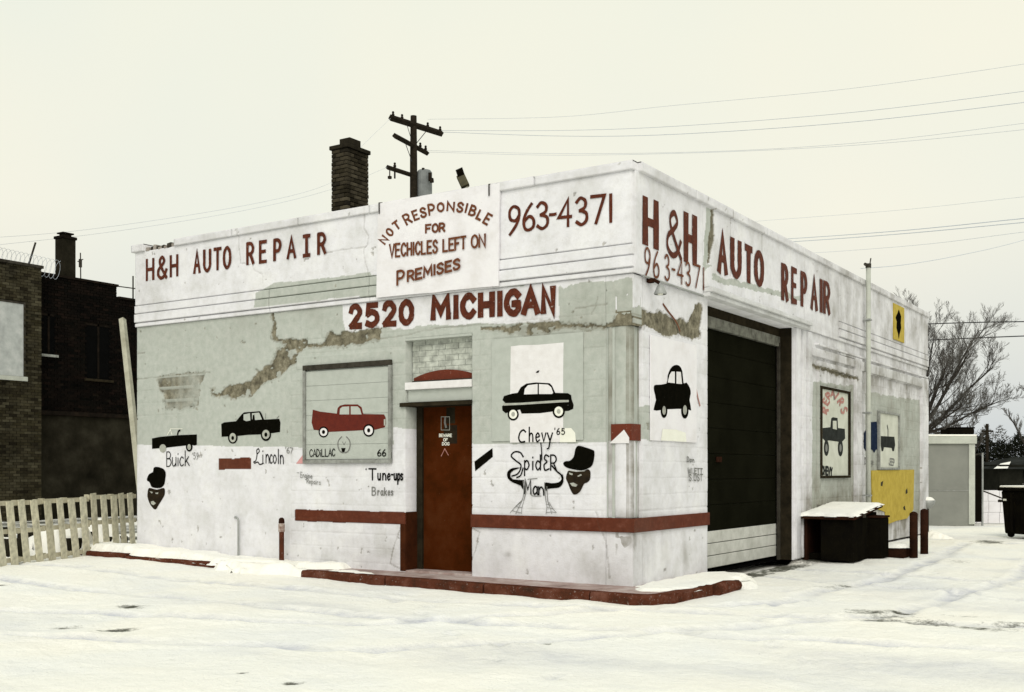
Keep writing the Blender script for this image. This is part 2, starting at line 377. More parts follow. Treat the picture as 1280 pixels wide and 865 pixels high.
def paint(face, u, v, para=False):
    """masks on the wall: green, bare, red, grime and relief (metres)"""
    w1 = fbm(u*5, v*5, 4, 1.)*.11; w2 = fbm(u*5, v*5, 4, 33.)*.11
    ub, vb = u + w1, v + w2; uf, vf = u + w1*.3, v + w2*.3
    z = np.zeros(u.shape); green = z.copy(); bare = z.copy(); red = z.copy(); gr = z.copy(); h = fbm(u*3, v*3, 4)*.007
    if face == 'F':
        for P in (GREEN_F_PARA if para else GREEN_F): green[inpoly(uf, vf, P)] = 1
        for P in WHITE_F: green[inpoly(ub, vb, P)] = 0
        bl = [] if para else BARE_F
        for P in RED_F: red[inpoly(uf, vf, P)] = 1
        # ageing runs down from the parapet and up from the ground
        gr += .22*sst(.6, .1, v)*(fbm(u*2, v*2, 3, 5.)+.3)
        if not para: gr += .28*sst(3.3, 3.95, v)*(fbm(u*3, v*6, 3, 6.)+.4)
        gr += .30*(fbm(u*1.1, v*1.1, 5, 8.)+.28)
        g_ = GRIME_F
    else:
        for P in GREEN_S: green[inpoly(ub, vb, P)] = 1
        bl = BARE_S if not para else BARE_S[3:]
        gr += (.16+.34*sst(5.6, 6.6, u))*(fbm(u*1.2, v*1.2, 5, 18.)+.42); gr += .45*sst(5.5, 9, u)*(fbm(u*1.5, v*2, 4, 5.)+.55)
        gr += 1.25*sst(5.8, 6.6, u)*sst(12.5, 9, u)*sst(1.9, .2, v)*(fbm(u*2.5, v*1.8, 4, 15.)+.75) + .5*sst(10, 12, u)*sst(.9, .2, v)
        gr += .34*sst(.8, .1, v)*(fbm(u*4, v*1, 4, 12.)+.4) + .10*(fbm(u*1.5, v*1.5, 4, 29.)+.3)
        gr += .30*sst(.4, 0, np.abs(v-3.35))*sst(5.5, 6.5, u)
        if para: gr += .12*(fbm(u*4, v*1.2, 4, 3.)+.45)*sst(4.1, 5.1, v)
        g_ = [((.03, .66, .07, .10), .9), ((.9, .5, .10, .30), .5), ((1.5, .4, .08, .25), .4), ((.12, .55, .4, .45), .3), ((8.9, 3.4, .5, .3), .6)]
    for (c, a) in g_: gr += a*np.exp(-((u-c[0])/c[2])**2-((v-c[1])/c[3])**2)
    fv = np.mod(v, .2)
    w3 = fbm(u*22, v*22, 3, 51.)*.045; keepn = fbm(u*6, v*9, 4, 61.)
    for P in bl: bare[inpoly(ub+w3, vb+w3, P)] = 1
    if not para:
        for P in bl:
            halo = inpoly(ub+w3*2.4, vb+w3*2.4+.02, P) | inpoly(ub-w3*2.4+.03, vb-w3*2.2-.01, P)
            bare = np.maximum(bare, halo*.38*(fbm(u*9, v*9, 4, 81.) > -.04))
        if face == 'F':
            L_ = inpoly(ub, vb, BARE_F[0]); bare = np.where(L_, np.where(fv < .05, .15, np.clip(.55+fbm(u*5, v*3, 4, 91.)*2., .1, .95)), bare)
    bare *= (keepn < .20) | (face == 'S') | (u > -1)
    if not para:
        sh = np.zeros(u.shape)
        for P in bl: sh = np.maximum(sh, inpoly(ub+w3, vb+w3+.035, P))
        gr += .35*sh*(1-bare)  # dark stain just below each bare patch, painted to give it depth
    # chipped specks
    sp = fbm(u*9, v*9, 4, 71.); bare = np.maximum(bare, (sp > .322)*.55)
    h -= .018*bare + bare*.004*fbm(u*20, v*20, 3, 3.)
    # block joints
    bu = .4; bv = .2; row = np.floor(v/bv); fu = np.mod(u + (row % 2)*.2, bu); fv = np.mod(v, bv)
    jt = ((fv < .013) | (fu < .013)).astype(float)
    reg = np.where(face == 'F', ((u > -5.6) & ((v > .93) | (u < -3))) | ((u < -8) & (v < 2.9) & (v > 2.4)), (u > -1) & (((u < 2.3) & (v > .93)) | (u > 5.9)))
    jt = jt * reg * ((v < 3.6))
    dep = .0045 + .004*(fbm(u*3, v*3, 3, 44.) > .0)
    h -= jt*dep*.7; gr += jt*.09
    # hairline cracks
    cr = ([pl('F', [(181,441),(172,442)]), pl('F', [(630,404),(560,409),(476,424)]), pl('F', [(560,640),(600,666),(590,700)]) , pl('F', [(457,268),(457,285),(463,296),(461,306),(456,311),(459,330),(463,345)]), pl('F', [(410,316),(440,312),(460,308)]), pl('F', [(318,331),(320,338),(330,344),(330,354)]),
           pl('F', [(300,285),(302,330),(316,331)]), pl('F', [(748,372),(744,385),(739,393)]), pl('F', [(745,640),(758,680),(762,722)]), pl('F', [(500,660),(492,685),(487,705),(500,712)]), pl('F', [(171,474),(262,466)]),
           pl('F', [(719,386),(741,383),(760,380)])] if face == 'F' else
          [pl('S', [(908,262),(908,345)]), pl('S', [(948,290),(946,350)]), pl('S', [(1091,360),(1091,416)])])
    for P in cr:
        d = dist_poly(u+w1*.4, v+w2*.4, P, False); c = (d < .010).astype(float); h -= c*.006; gr += c*.45
    yel = inpoly(uf, vf, YEL) if face == 'S' else np.zeros(u.shape, bool)
    return green, bare, red, np.clip(gr, 0, .95), h
def slab(name, face, u0, u1, v0, v1, d, back, parent, holes=(), du=.014, dv=.012, para=False, rough=1., m=None, over=None):
    def lines(a, b, s, hs):
        k = sorted({a, b, *[x for x in hs if a < x < b]}); out = []
        for p, q in zip(k[:-1], k[1:]):
            n = max(1, int(round((q-p)/s))); out += list(np.linspace(p, q, n+1)[:-1])
        return np.array(out+[b])
    U = lines(u0, u1, du, [x for h in holes for x in h[:2]]); V = lines(v0, v1, dv, [x for h in holes for x in h[2:4]])
    nu, nv = len(U), len(V); uu, vv = np.meshgrid(U, V, indexing='ij'); uu = uu.ravel(); vv = vv.ravel()
    g, b, r, gm, h = paint(face, uu, vv, para)
    if over: g, b, r, gm, h = over(uu, vv, g, b, r, gm, h)
    dd = d + h*rough
    co = np.stack([uu, -dd, vv] if face == 'F' else [dd, uu, vv], 1)
    cu = (U[:-1]+U[1:])/2; cv = (V[:-1]+V[1:])/2; keep = np.ones((nu-1, nv-1), bool)
    for (a, b_, c, e_) in [x[:4] for x in holes]:
        keep &= ~(((cu > a) & (cu < b_))[:, None] & ((cv > c) & (cv < e_))[None, :])
    ii, jj = np.nonzero(keep); A = ii*nv+jj
    quads = np.stack([A, A+nv, A+nv+1, A+1], 1)
    K = np.pad(keep, 1); k = K[1:-1, 1:-1]; rim = []
    for di, dj, e0, e1 in ((0, -1, (0, 0), (1, 0)), (1, 0, (1, 0), (1, 1)), (0, 1, (1, 1), (0, 1)), (-1, 0, (0, 1), (0, 0))):
        nb = K[1+di:K.shape[0]-1+di, 1+dj:K.shape[1]-1+dj]; a_, b2 = np.nonzero(k & ~nb)
        rim.append(np.stack([(a_+e0[0])*nv+b2+e0[1], (a_+e1[0])*nv+b2+e1[1]], 1))
    rim = np.concatenate(rim); bi, inv = np.unique(rim, return_inverse=True); inv = inv.reshape(rim.shape)
    bk = co[bi].copy()
    if face == 'F': bk[:, 1] = -back
    else: bk[:, 0] = back
    N = len(co); rq = np.stack([rim[:, 1], rim[:, 0], N+inv[:, 0], N+inv[:, 1]], 1)
    allv = np.concatenate([co, bk]); q = np.concatenate([quads, rq])
    at4 = np.stack([g, b, r, np.ones_like(g)], 1); at4 = np.concatenate([at4, at4[bi]]); gm = np.concatenate([gm, gm[bi]])
    used = np.unique(q); rm = -np.ones(len(allv), int); rm[used] = np.arange(len(used)); q = rm[q]; allv = allv[used]; at4 = at4[used]; gm = gm[used]
    me = bpy.data.meshes.new(name); me.vertices.add(len(allv)); me.vertices.foreach_set('co', allv.ravel())
    me.loops.add(q.size); me.loops.foreach_set('vertex_index', q.ravel().astype(np.int32))
    me.polygons.add(len(q)); me.polygons.foreach_set('loop_start', np.arange(0, q.size, 4, dtype=np.int32))
    me.update(calc_edges=True)
    me.attributes.new('paint', 'FLOAT_COLOR', 'POINT').data.foreach_set('color', at4.ravel().astype(np.float32))
    me.attributes.new('grime_shade', 'FLOAT', 'POINT').data.foreach_set('value', gm.astype(np.float32))
    me.materials.append(M(m) if m else M_WALL); me.validate()
    return link(name, me, parent)

# ------------------------------------------------------------------ ground
def dens(path, s=.12):
    o = []
    for (a, b) in zip(path[:-1], path[1:]):
        n = max(1, int(math.dist(a, b)/s)); o += [(a[0]+(b[0]-a[0])*i/n, a[1]+(b[1]-a[1])*i/n) for i in range(n)]
    return o+[path[-1]]
def ground_h(x, y):
    h = .11*sst(-4.5, -10, x)
    h = h + .03*sst(-1, -6, x)*sst(-1.5, 0, y)
    return h
def axis(a, b, s, far0, far1, g=1.22):
    L = list(np.arange(a, b, s)); k = s
    out = [b]
    while out[-1] < far1: k *= g; out.append(out[-1]+k)
    k = s; lo = [a]
    while lo[-1] > far0: k *= g; lo.append(lo[-1]-k)
    return np.array(lo[:0:-1] + L + out)
def ground():
    X = axis(-13, 7, .07, -900, 900); Y = axis(-11, 17, .075, -600, 1200)
    xx, yy = np.meshgrid(X, Y, indexing='ij'); xx = xx.ravel(); yy = yy.ravel()
    h = ground_h(xx, yy) + fbm(xx*.6, yy*.6, 5)*.07 + fbm(xx*3.1, yy*3.1, 4, 4.)*.035
    # footprints and ruts pressed into the snow
    rut = np.abs(np.sin(xx*.9 + .6*yy + fbm(xx*.4, yy*.4, 3)*4)); h -= .012*sst(.2, 0, rut)
    # snow banked against the kerb, broken up along its edge
    bare = np.zeros(xx.shape); thin = np.clip((fbm(xx*.35+yy*.1, yy*.8, 5, 2.)-.06)*2.0, 0, .5)
    def track(P, w, gap, dep, st):
        wxx = xx+fbm(xx*.8, yy*.8, 3, 40.)*.3; wyy = yy+fbm(xx*.8, yy*.8, 3, 50.)*.3
        d = dist_poly(wxx, wyy, P, False)
        for q in ((d-gap),) if gap else (d,):
            m_ = np.exp(-(q/w)**4); brk = np.clip(.75+fbm(xx*2.2, yy*2.2, 4, 31.)*2.2, 0, 1)
            np.copyto(thin, np.maximum(thin, m_*st*brk)); h[...] -= m_*dep*brk; h[...] += .6*dep*np.exp(-((np.abs(q)-w*1.35)/(w*.5))**2)*brk  # thin snow tone, also painted so the ruts read in flat light
    track([(.6, 3.9), (3., 3.4), (7., 1.5), (14, -3)], .13, .72, .034, .95)
    track([(2.2, 12), (2.8, 5), (2.4, 0), (-.5, -4.2), (-9, -7)], .13, .74, .034, .95)
    track([(12, 2.5), (4, -1.2), (-1, -2.4), (-8, -2.6), (-14, -4)], .13, .72, .034, .95)
    rs_ = np.random.RandomState(9)
    for P in ([(1.6, 1.4), (2.2, -1.2), (3.4, -4), (4.4, -7)], [(-3, -1.1), (-1., -2.6), (1.8, -5), (3.2, -8)], [(1.3, 6), (3.2, 4.5), (5.5, 3)], [(-8, -1.6), (-5.2, -1.8), (-3.2, -1.3)]):
        pts_ = dens(P, .62)
        for k_, (a_, b_) in enumerate(pts_[:-1]):
            dx_, dy_ = pts_[k_+1][0]-a_, pts_[k_+1][1]-b_; L_ = math.hypot(dx_, dy_); dx_ /= L_; dy_ /= L_; sgn = .11*(1 if k_ % 2 else -1)
            cx_, cy_ = a_-dy_*sgn+rs_.uniform(-.05, .05), b_+dx_*sgn+rs_.uniform(-.05, .05); al = (xx-cx_)*dx_+(yy-cy_)*dy_; ac = -(xx-cx_)*dy_+(yy-cy_)*dx_
            m_ = np.exp(-(al/.14)**4-(ac/.055)**4); h -= .028*m_; np.copyto(thin, np.maximum(thin, .55*m_))  # prints tinted as well as pressed, so their relief shows
            h += .012*np.exp(-((np.hypot(al/1.9, ac)-.095)/.03)**2)
    def patch(px, py, a, b, s=1.):
        p = G(px, py, .02); L = math.hypot(p.x-camx, p.y-camy); dx, dy = (p.x-camx)/L, (p.y-camy)/L
        a *= 1.15; b *= 1.7; r_ = (xx-p.x)*dy - (yy-p.y)*dx; f_ = (xx-p.x)*dx + (yy-p.y)*dy
        wx = r_ + fbm(xx*2.6, yy*2.6, 4, 9.)*1.6*a; wy = f_ + fbm(xx*2.6, yy*2.6, 4, 19.)*1.8*b
        np.maximum(bare, s*np.exp(-(wx/a)**2-(wy/b)**2), out=bare)
    for q in [(1085,764,.24,.16,.8),(1112,773,.28,.2,.72),(1130,763,.13,.1,.95),(1150,775,.2,.12,.6),(1180,779,.17,.13,1.0),(1225,783,.35,.12,.65),(1265,779,.25,.16,.5),(1195,768,.3,.1,.4),
              (157,756,.13,.12,.95),(172,757,.2,.1,.5),(146,784,.17,.09,.9),(84,780,.12,.07,.6),(6,735,.1,.08,.8),(1030,731,.35,.10,.45),(1055,729,.16,.08,.7),(910,786,.16,.09,.55),(1232,676,.3,.5,.7),(1195,700,.3,.2,.4),
              (303,840,.05,.04,.9),(370,849,.07,.04,.9),(680,801,.05,.04,.95)]: patch(*q)
    strip = np.exp(-((xx-.05)/.33)**4)*sst(2.2, 2.5, yy)*sst(6.0, 5.7, yy)*(.75+fbm(xx*4, yy*4, 3)*.7)
    bare = np.maximum(bare, strip)
    bare = np.maximum(bare, .9*np.exp(-((xx-.4)/.5)**4)*np.exp(-((yy-6.7)/.9)**4))
    yard = sst(-10.6, -11.6, xx + .4*yy)*sst(-24, -20, xx)*(.45+fbm(xx*.9, yy*.9, 4)*1.5)
    bare = np.maximum(bare, np.clip(yard, 0, .8))
    far = sst(25, 60, np.hypot(xx, yy)); bare = np.maximum(bare, far*np.clip(.1+fbm(xx*.05, yy*.05, 4)*1.4, 0, .6))
    h -= .02*bare; h -= .03*(strip > .2)
    inside = (xx < -.1) & (xx > -9) & (yy > .1) & (yy < 15)
    h = np.where(inside, -.1, h)
    nx, ny = len(X), len(Y); I, J = np.meshgrid(np.arange(nx-1), np.arange(ny-1), indexing='ij'); A = (I*ny+J).ravel()
    q = np.stack([A, A+ny, A+ny+1, A+1], 1)
    me = bpy.data.meshes.new('snow_ground'); me.vertices.add(len(xx)); me.vertices.foreach_set('co', np.stack([xx, yy, h], 1).ravel())
    me.loops.add(q.size); me.loops.foreach_set('vertex_index', q.ravel().astype(np.int32))
    me.polygons.add(len(q)); me.polygons.foreach_set('loop_start', np.arange(0, q.size, 4, dtype=np.int32)); me.update(calc_edges=True)
    me.attributes.new('bare', 'FLOAT', 'POINT').data.foreach_set('value', bare.astype(np.float32))
    me.attributes.new('thin', 'FLOAT', 'POINT').data.foreach_set('value', thin.astype(np.float32))
    me.shade_smooth(); me.materials.append(M('snow')); return structure(link('snow_ground', me))
ground()
def snow_patch(name, P, z, hgt, parent=None, s=.04, ease=.12, seed=0., m='snow', drop=.02, zf=None, noise=.35):
    """a lens of snow lying inside outline P on height z"""
    xs = [p[0] for p in P]; ys = [p[1] for p in P]
    X = np.arange(min(xs)-s, max(xs)+2*s, s); Y = np.arange(min(ys)-s, max(ys)+2*s, s)
    xx, yy = np.meshgrid(X, Y, indexing='ij'); sh = xx.shape; xx = xx.ravel(); yy = yy.ravel()
    wx = xx + fbm(xx*5, yy*5, 4, seed)*ease*2.2; wy = yy + fbm(xx*5, yy*5, 4, seed+7)*ease*2.2
    ins = inpoly(wx, wy, P); d = dist_poly(wx, wy, P)
    t = np.where(ins, sst(0, ease, d)**.6, 0)
    base = zf(xx, yy) if zf else z
    h = base - drop + t*(hgt*(1+noise*2*fbm(xx*2.5, yy*2.5, 4, seed+3)) + drop)
    nv = sh[1]; tt = t.reshape(sh) > 0; kp = tt[:-1, :-1] | tt[1:, :-1] | tt[:-1, 1:] | tt[1:, 1:]
    I, J = np.nonzero(kp); A = I*nv+J; q = np.stack([A, A+nv, A+nv+1, A+1], 1)
    used = np.unique(q); rm = -np.ones(len(xx), int); rm[used] = np.arange(len(used))
    me = bpy.data.meshes.new(name); me.from_pydata(np.stack([xx, yy, h], 1)[used].tolist(), [], rm[q].tolist())
    me.shade_smooth(); me.materials.append(M(m)); return link(name, me, parent)

# ------------------------------------------------------------------ sidewalk and kerbs
walk = structure(link('sidewalk', None))
def ribbon_solid(path, w, z0, z1, zoff=lambda x, y: 0.):
    """solid kerb following path; w to the left of travel"""
    P = [Vector((*p, 0)) for p in path]; out = []
    for i, p in enumerate(P):
        t = (P[min(i+1, len(P)-1)]-P[max(i-1, 0)]).normalized(); n = Vector((-t.y, t.x, 0)); out.append((p, p+n*w))
    vs = []
    for a, b in out:
        zo = zoff(a.x, a.y); wob = (random.random()-.5)*.022
        vs += [(a.x+wob, a.y+wob, z0), (a.x+wob*.5, a.y+wob*.5, z1+zo-.025+wob*.5), (a.x+.02*0, a.y+.02, z1+zo+wob*.3), (b.x, b.y, z1+zo), (b.x, b.y, z0)]
    fs = []
    n = 5
    for i in range(len(out)-1):
        for k_ in range(n-1): fs.append((i*n+k_+1, i*n+k_, (i+1)*n+k_, (i+1)*n+k_+1)[::-1])
    fs.append(tuple(range(n))[::-1]); fs.append(tuple((len(out)-1)*n+k_ for k_ in range(n)))
    return vs, fs
def kerb(path, z1, parent=walk, w=.16, name='kerb_stone', z0=-.1):
    vs, fs = ribbon_solid(dens(path), w, z0, z1)
    return MB().raw(vs, fs, 'red_curb').build(name, parent)
k1 = [(-4.75,-.66),(-3.2,-.74)], [(-3.18,-.742),(-1.6,-.80)], [(-1.58,-.802),(-.1,-.84)], [(-.08,-.842),(.42,-.87),(.56,-.855),(.68,-.78),(.76,-.64),(.79,-.45)], [(.79,-.43),(.79,.62)]
for p in k1: kerb(p, .118)
MB().tube([(.79, .66, .04), (.80, 1.0, .055), (.80, 1.38, .05)], [.085, .09, .07], 'red_curb', 10).build('kerb_stone', walk)
kerb([(-5.36,-.60),(-4.77,-.64)], .07)
kerb([(-10.2,-.62),(-8.6,-.63)], .185); kerb([(-8.58,-.63),(-6.1,-.60)], .145)
MB().prism([(-4.9,-.50),(.2,-.68),(.56,-.66),(.62,-.5),(.62,2.2),(.0,2.2),(.0,.05),(-4.9,.05)], -.1, .110, 'stained_concrete').build('slab', walk)
MB().prism([(-10.2,-.46),(-4.92,-.48),(-4.92,.05),(-10.2,.05)], -.1, .10, 'concrete').build('slab', walk)
stuff(snow_patch('snow_drift', [(-10.6,-.58),(-8,-.56),(-6.9,-.52),(-6.3,-.62),(-5.5,-.50),(-4.75,-.42),(-4.3,-.2),(-4.35,.06),(-10.6,.06)], .12, .1, walk, zf=lambda x, y: .09+.10*sst(-5.2, -9.5, x)+0*y, seed=2.))
stuff(snow_patch('snow_drift', [(.03,.02),(.25,-.38),(.60,-.36),(.78,.1),(.80,1.5),(.66,2.1),(.2,2.3),(.0,1.9)], .108, .035, walk, seed=5.))
stuff(snow_patch('snow_drift', [(-6.6,-.52),(-6.35,-.72),(-5.9,-.82),(-5.4,-.78),(-5.0,-.68),(-4.7,-.66),(-4.7,-.50),(-5.5,-.38)], .035, .14, walk, seed=12., ease=.1, zf=lambda x, y: .03+0*x))
stuff(snow_patch('snow_drift', [(.6,1.2),(1.0,1.5),(.7,2.3),(.3,2.6),(.3,1.5)], .02, .07, walk, seed=8.))
stuff(snow_patch('snow_drift', [(-4.5,-.52),(-3.6,-.62),(-3.5,-.45),(-4.4,-.3)], .118, .02, walk, seed=9.))

# ------------------------------------------------------------------ the garage building
BLD = thing('auto_repair_garage', 'low flat roofed white and pale green auto repair garage with hand painted cars and lettering', 'garage')
# openings on the front: door recess
DX0, DX1 = -3.437, -2.322; SX0, SX1 = 2.25, 5.80
dz1 = PF(548, 420)[1]
WX = (-5.32, -3.66, 1.62, 3.0)
def over_front(u, v, g, b, r, gm, h):
    # the wall is set back a little for the blocked window and white below a ragged line
    dr = (u > DX1) & (u < DX1+.03) & (v < 1.3); g = np.where(dr, 0, g)
    h = h + .012*((u > -5.48) & (u < DX0-.02) & (v > 2.98) & (v < 3.16)) 
    return g, b, r, gm, h
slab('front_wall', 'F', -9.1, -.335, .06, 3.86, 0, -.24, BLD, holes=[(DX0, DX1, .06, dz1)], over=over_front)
slab('front_header', 'F', -.333, .03, 3.24, 3.86, 0.002, -.24, BLD, du=.012)
slab('front_parapet', 'F', -9.1, .034, 4.22, 5.09, .034, -.2, BLD, para=True)
# base below the corner post
def over_base(u, v, g, b, r, gm, h): return g*0, b*.6, r, gm, h
slab('corner_base', 'F', -.333, .03, .06, .925, 0.001, -.24, BLD, over=over_base)
slab('side_base', 'S', .0, .262, .06, .925, .034, -.2, BLD, over=over_base)
slab('side_header', 'S', 0, .262, 3.24, 3.86, .034, -.2, BLD, over=lambda u, v, g, b, r, gm, h: (g*0, b, r, gm, h))
slab('side_wall', 'S', .264, 15.18, .03, 3.86, 0.03, -.24, BLD, holes=[(SX0, SX1, .03, 3.84)], du=.022)
slab('side_parapet', 'S', .0, 2.015, 3.865, 5.09, .067, -.2, BLD, para=True, du=.022)
slab('side_parapet', 'S', 2.017, 6.25, 4.004, 5.09, .067, -.2, BLD, para=True, du=.022)
slab('side_parapet', 'S', 6.252, 8.15, 3.865, 5.09, .067, -.2, BLD, para=True, du=.022)
slab('side_parapet', 'S', 8.152, 15.2, 4.22, 5.09, .067, -.2, BLD, para=True, du=.022)
# corner post with rounded shafts
cp = MB(); cp.box((-.335, .03, .92), (-.02, .26, 3.26), 'green_paint'); 
post = cp.build('post_core', BLD)
def over_post(u, v, g, b, r, gm, h):
    low = v < 1.86; g = np.where(low, 0, 1.)
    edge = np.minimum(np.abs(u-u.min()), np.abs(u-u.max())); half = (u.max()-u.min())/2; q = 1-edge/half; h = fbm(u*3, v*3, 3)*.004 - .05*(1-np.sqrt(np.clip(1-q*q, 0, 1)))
    return g, b*0, r, np.clip(.12+.75*sst(.045, 0, edge)+.4*sst(2.9, 3.3, v)+.35*sst(1.1, .92, v), 0, .9), h  # shading of the round shaft painted in: darker edges, top and foot
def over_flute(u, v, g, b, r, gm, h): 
    return np.where(v < 1.86, 0, 1.), b*0, r, np.clip(gm*0+.75+.2*fbm(u*3, v*1.5, 3), 0, .9), h*0  # groove shade painted into the colour of the fillets
slab('corner_shaft', 'F', -.245, .0, .925, 3.245, -.006, -.1, BLD, over=over_post, du=.01)
slab('corner_shaft', 'S', .012, .20, .925, 3.245, -.002, -.1, BLD, over=over_post, du=.01)
slab('shaft_fillet', 'F', -.31, -.262, .925, 3.245, -.02, -.1, BLD, over=over_flute, du=.01)
slab('shaft_fillet', 'S', .215, .25, .925, 3.245, -.012, -.1, BLD, over=over_flute, du=.01)
MB().box((-.262, -.0005, 1.86), (.006, .013, 2.06), 'red_paint').build('red_block', BLD)
MB().box((.004, .002, 1.86), (.0115, .255, 2.06), 'red_paint').build('red_block', BLD)
# belt courses
for (a, b_) in ((-9.11, -6.02), (-6.0, -4.06), (-4.05, -1.98), (-1.96, .05)):
    for (z0, z1, d) in ((3.865, 3.920, .032), (3.938, 4.068, .050), (4.086, 4.204, .042)):
        slab('belt_course', 'F', a, b_, z0, z1, d, -.2, BLD, para=True, rough=.5)
for (a, b_) in ((8.17, 12.0), (12.02, 15.2)):
    for (z0, z1, d) in ((3.865, 3.918, .066), (3.940, 4.066, .088), (4.088, 4.200, .078)):
        slab('belt_course', 'S', a, b_, z0, z1, d, -.2, BLD, para=True, rough=.5, du=.02)
# moulded ledge over the garage door
for (z0, z1, d) in ((3.845, 3.90, .16), (3.905, 3.965, .20), (3.97, 4.0, .13)):
    slab('door_ledge', 'S', 2.02, 6.26, z0, z1, d, -.1, BLD, rough=.7, du=.02,
         over=lambda u, v, g, b, r, gm, h: (g*0+.3, b*.3, r, np.clip(gm+.25*(fbm(u*3, v*8, 3)+.5), 0, .9), h))
# thin mouldings on the far part of the side wall
for (a, b_, z, t) in ((6.9, 15.18, 3.66, .05), (8.3, 9.7, 3.62, .03), (10.3, 15.1, 3.40, .035)):
    slab('moulding', 'S', a, b_, z, z+.035, .03+t, 0, BLD, du=.03, rough=.5)
for (a, b_) in ((5.82, 6.05), (6.16, 6.32), (6.42, 6.62), (9.2, 9.62), (14.55, 15.18)):
    slab('pilaster', 'S', a, b_, .05, 3.64 if a > 9 else 3.84, .085 if a > 9 else .07, 0, BLD, du=.02,
         over=lambda u, v, g, b, r, gm, h: (g*0, b, r, gm, h))
slab('bay_header', 'S', 9.63, 14.54, 3.42, 3.60, .095, 0, BLD, du=.03, over=lambda u, v, g, b, r, gm, h: (g*0+.2, b*.5, r, gm, h))
slab('bay_header', 'S', 6.63, 9.19, 3.46, 3.60, .075, 0, BLD, du=.03)
slab('panel_surround', 'S', 7.0, 7.13, .9, 3.28, .062, 0, BLD, du=.03)
slab('panel_surround', 'S', 8.98, 9.1, .9, 3.28, .062, 0, BLD, du=.03)
slab('panel_surround', 'S', 7.0, 9.1, 3.285, 3.40, .066, 0, BLD, du=.03)
# coping stones, one missing near the left end
cf = [168, 184, None, 221, 293, 376, 465, 528, 624, 671, 790]
def coping(face, u0, u1, z0=5.09, z1=5.2, d=.07, back=-.22, m=None, j=.0):
    j = random.uniform(-.006, .006)
    o = slab('coping_stone', face, u0+.006, u1-.006, z0, z1+j, d+j, back, BLD, para=True, du=.03, dv=.022,
             over=lambda u, v, g, b, r, gm, h: (g*0, b, r, np.clip(gm+.22*(fbm(u*3, v*9, 3)+.45), 0, .9), h*.6))
    a, b = on_face(face, u0+.006, u1-.006, z1+j-.012, z1+j+.004, d+j-.004, back)
    MB().box(a, b, 'white_paint').build('coping_top', BLD)
xs_f = [PF(x, 300)[0] if x else None for x in cf]; xs_f[0] = -9.16; xs_f[-1] = .07
for a, b_ in zip(xs_f[:-1], xs_f[1:]):
    if a is None or b_ is None: continue
    coping('F', a, b_)
rb = MB()
for i in range(9):
    x = xs_f[1] + .02 + i*(xs_f[3]-xs_f[1]-.06)/9
    rb.box((x, -.02+random.uniform(-.02, .02), 5.085), (x+.06+random.random()*.04, .18, 5.12+random.random()*.065), 'dark_frame' if i % 2 else 'concrete', Matrix.Rotation(random.uniform(-.2, .2), 3, 'Y'))
rb.build('broken_coping', BLD)
cs = [861, 908, 952, 1000, 1045, 1084, 1120, 1157]
xs_s = [.075] + [PS(x, 300)[0] for x in cs]; xs_s[-1] = 15.24
for a, b_ in zip(xs_s[:-1], xs_s[1:]): coping('S', a, b_, d=.105)
# red band
def red_over(u, v, g, b, r, gm, h): return g*0, b*.5, r*0+1, np.clip(gm*.4, 0, .5), h
slab('red_band', 'F', DX1, .062, .755, .925, .034, -.02, BLD, over=red_over, rough=.5)
slab('red_band', 'S', -.03, 2.25, .755, .925, .064, .0, BLD, over=red_over, rough=.5)
slab('red_band', 'F', -5.5, DX0, .762, .922, .010, -.02, BLD, over=red_over, rough=.5)
# the rest of the shell
MB().box((-9.08, .24, 0), (-8.86, 15.1, 5.09), 'white_paint').build('left_wall', BLD)
MB().box((-9.08, 14.9, 0), (.02, 15.12, 5.09), 'white_paint').build('rear_wall', BLD)
MB().box((-8.84, .26, 4.7), (-.26, 14.88, 4.82), 'roofing').build('roof', BLD)
MB().box((-9.14, .2, 5.092), (-8.86, 15.2, 5.2), 'concrete').build('coping_stone', BLD)
MB().box((-8.84, 14.88, 5.092), (.05, 15.2, 5.198), 'concrete').build('coping_stone', BLD)
MB().box((-8.8, .28, 0), (-.3, 14.8, .05), 'dark_void').build('interior_floor', BLD)

# ---- entrance
DY = .24
MB().box((DX0-.0, .243, .1), (DX0+.10, .31, 2.42), 'jamb_brown').box((DX1-.06, .243, .1), (DX1, .31, 2.42), 'reveal_red').build('door_frame', BLD)
door = MB().box((DX0+.075, .275, .13), (DX1-.03, .335, 2.38), 'door_red').build('door', BLD, .004)
MB().box((DX1-.13, .255, 1.16), (DX1-.09, .276, 1.26), 'dark_frame').lathe((DX1-.11, .25, 1.10), [(0.0, 0), (.022, .004), (.026, .02), (.02, .034), (0, .036)], 'dark_frame', 12).build('handle', door)
MB().box((DX0, .0, .05), (DX1, .30, .135), 'stained_concrete').build('door_step', BLD)
# painted brown wrap on the reveal below the band, lintel, transom infill
def over_reveal(u, v, g, b, r, gm, h): return g*0, b*0, r*0+(v < .92), gm, h
MB().box((DX0+.001, .004, .12), (DX0+.012, .243, .93), 'reveal_red').build('door_reveal', BLD)
MB().box((DX0-.09, -.006, .12), (DX0+.003, .02, .765), 'reveal_red').build('door_reveal', BLD)
MB().box((DX0-.08, -.035, 2.37), (DX1+.0, .27, 2.425), 'jamb_brown').build('door_lintel', BLD, .004)
MB().box((DX0+.02, .03, 2.43), (DX1-.01, .26, 2.60), 'green_paint').build('transom_panel', BLD, .006)
MB().box((DX0+.0, -.02, 2.60), (DX1-.0, .24, 2.70), 'white_paint').build('transom_ledge', BLD, .006)
MB().box((DX0+.02, .14, 2.70), (DX1-.01, .24, dz1+.02), 'green_paint').build('transom_infill', BLD)
arch = []
c0, c1 = DX0+.06, DX1-.005
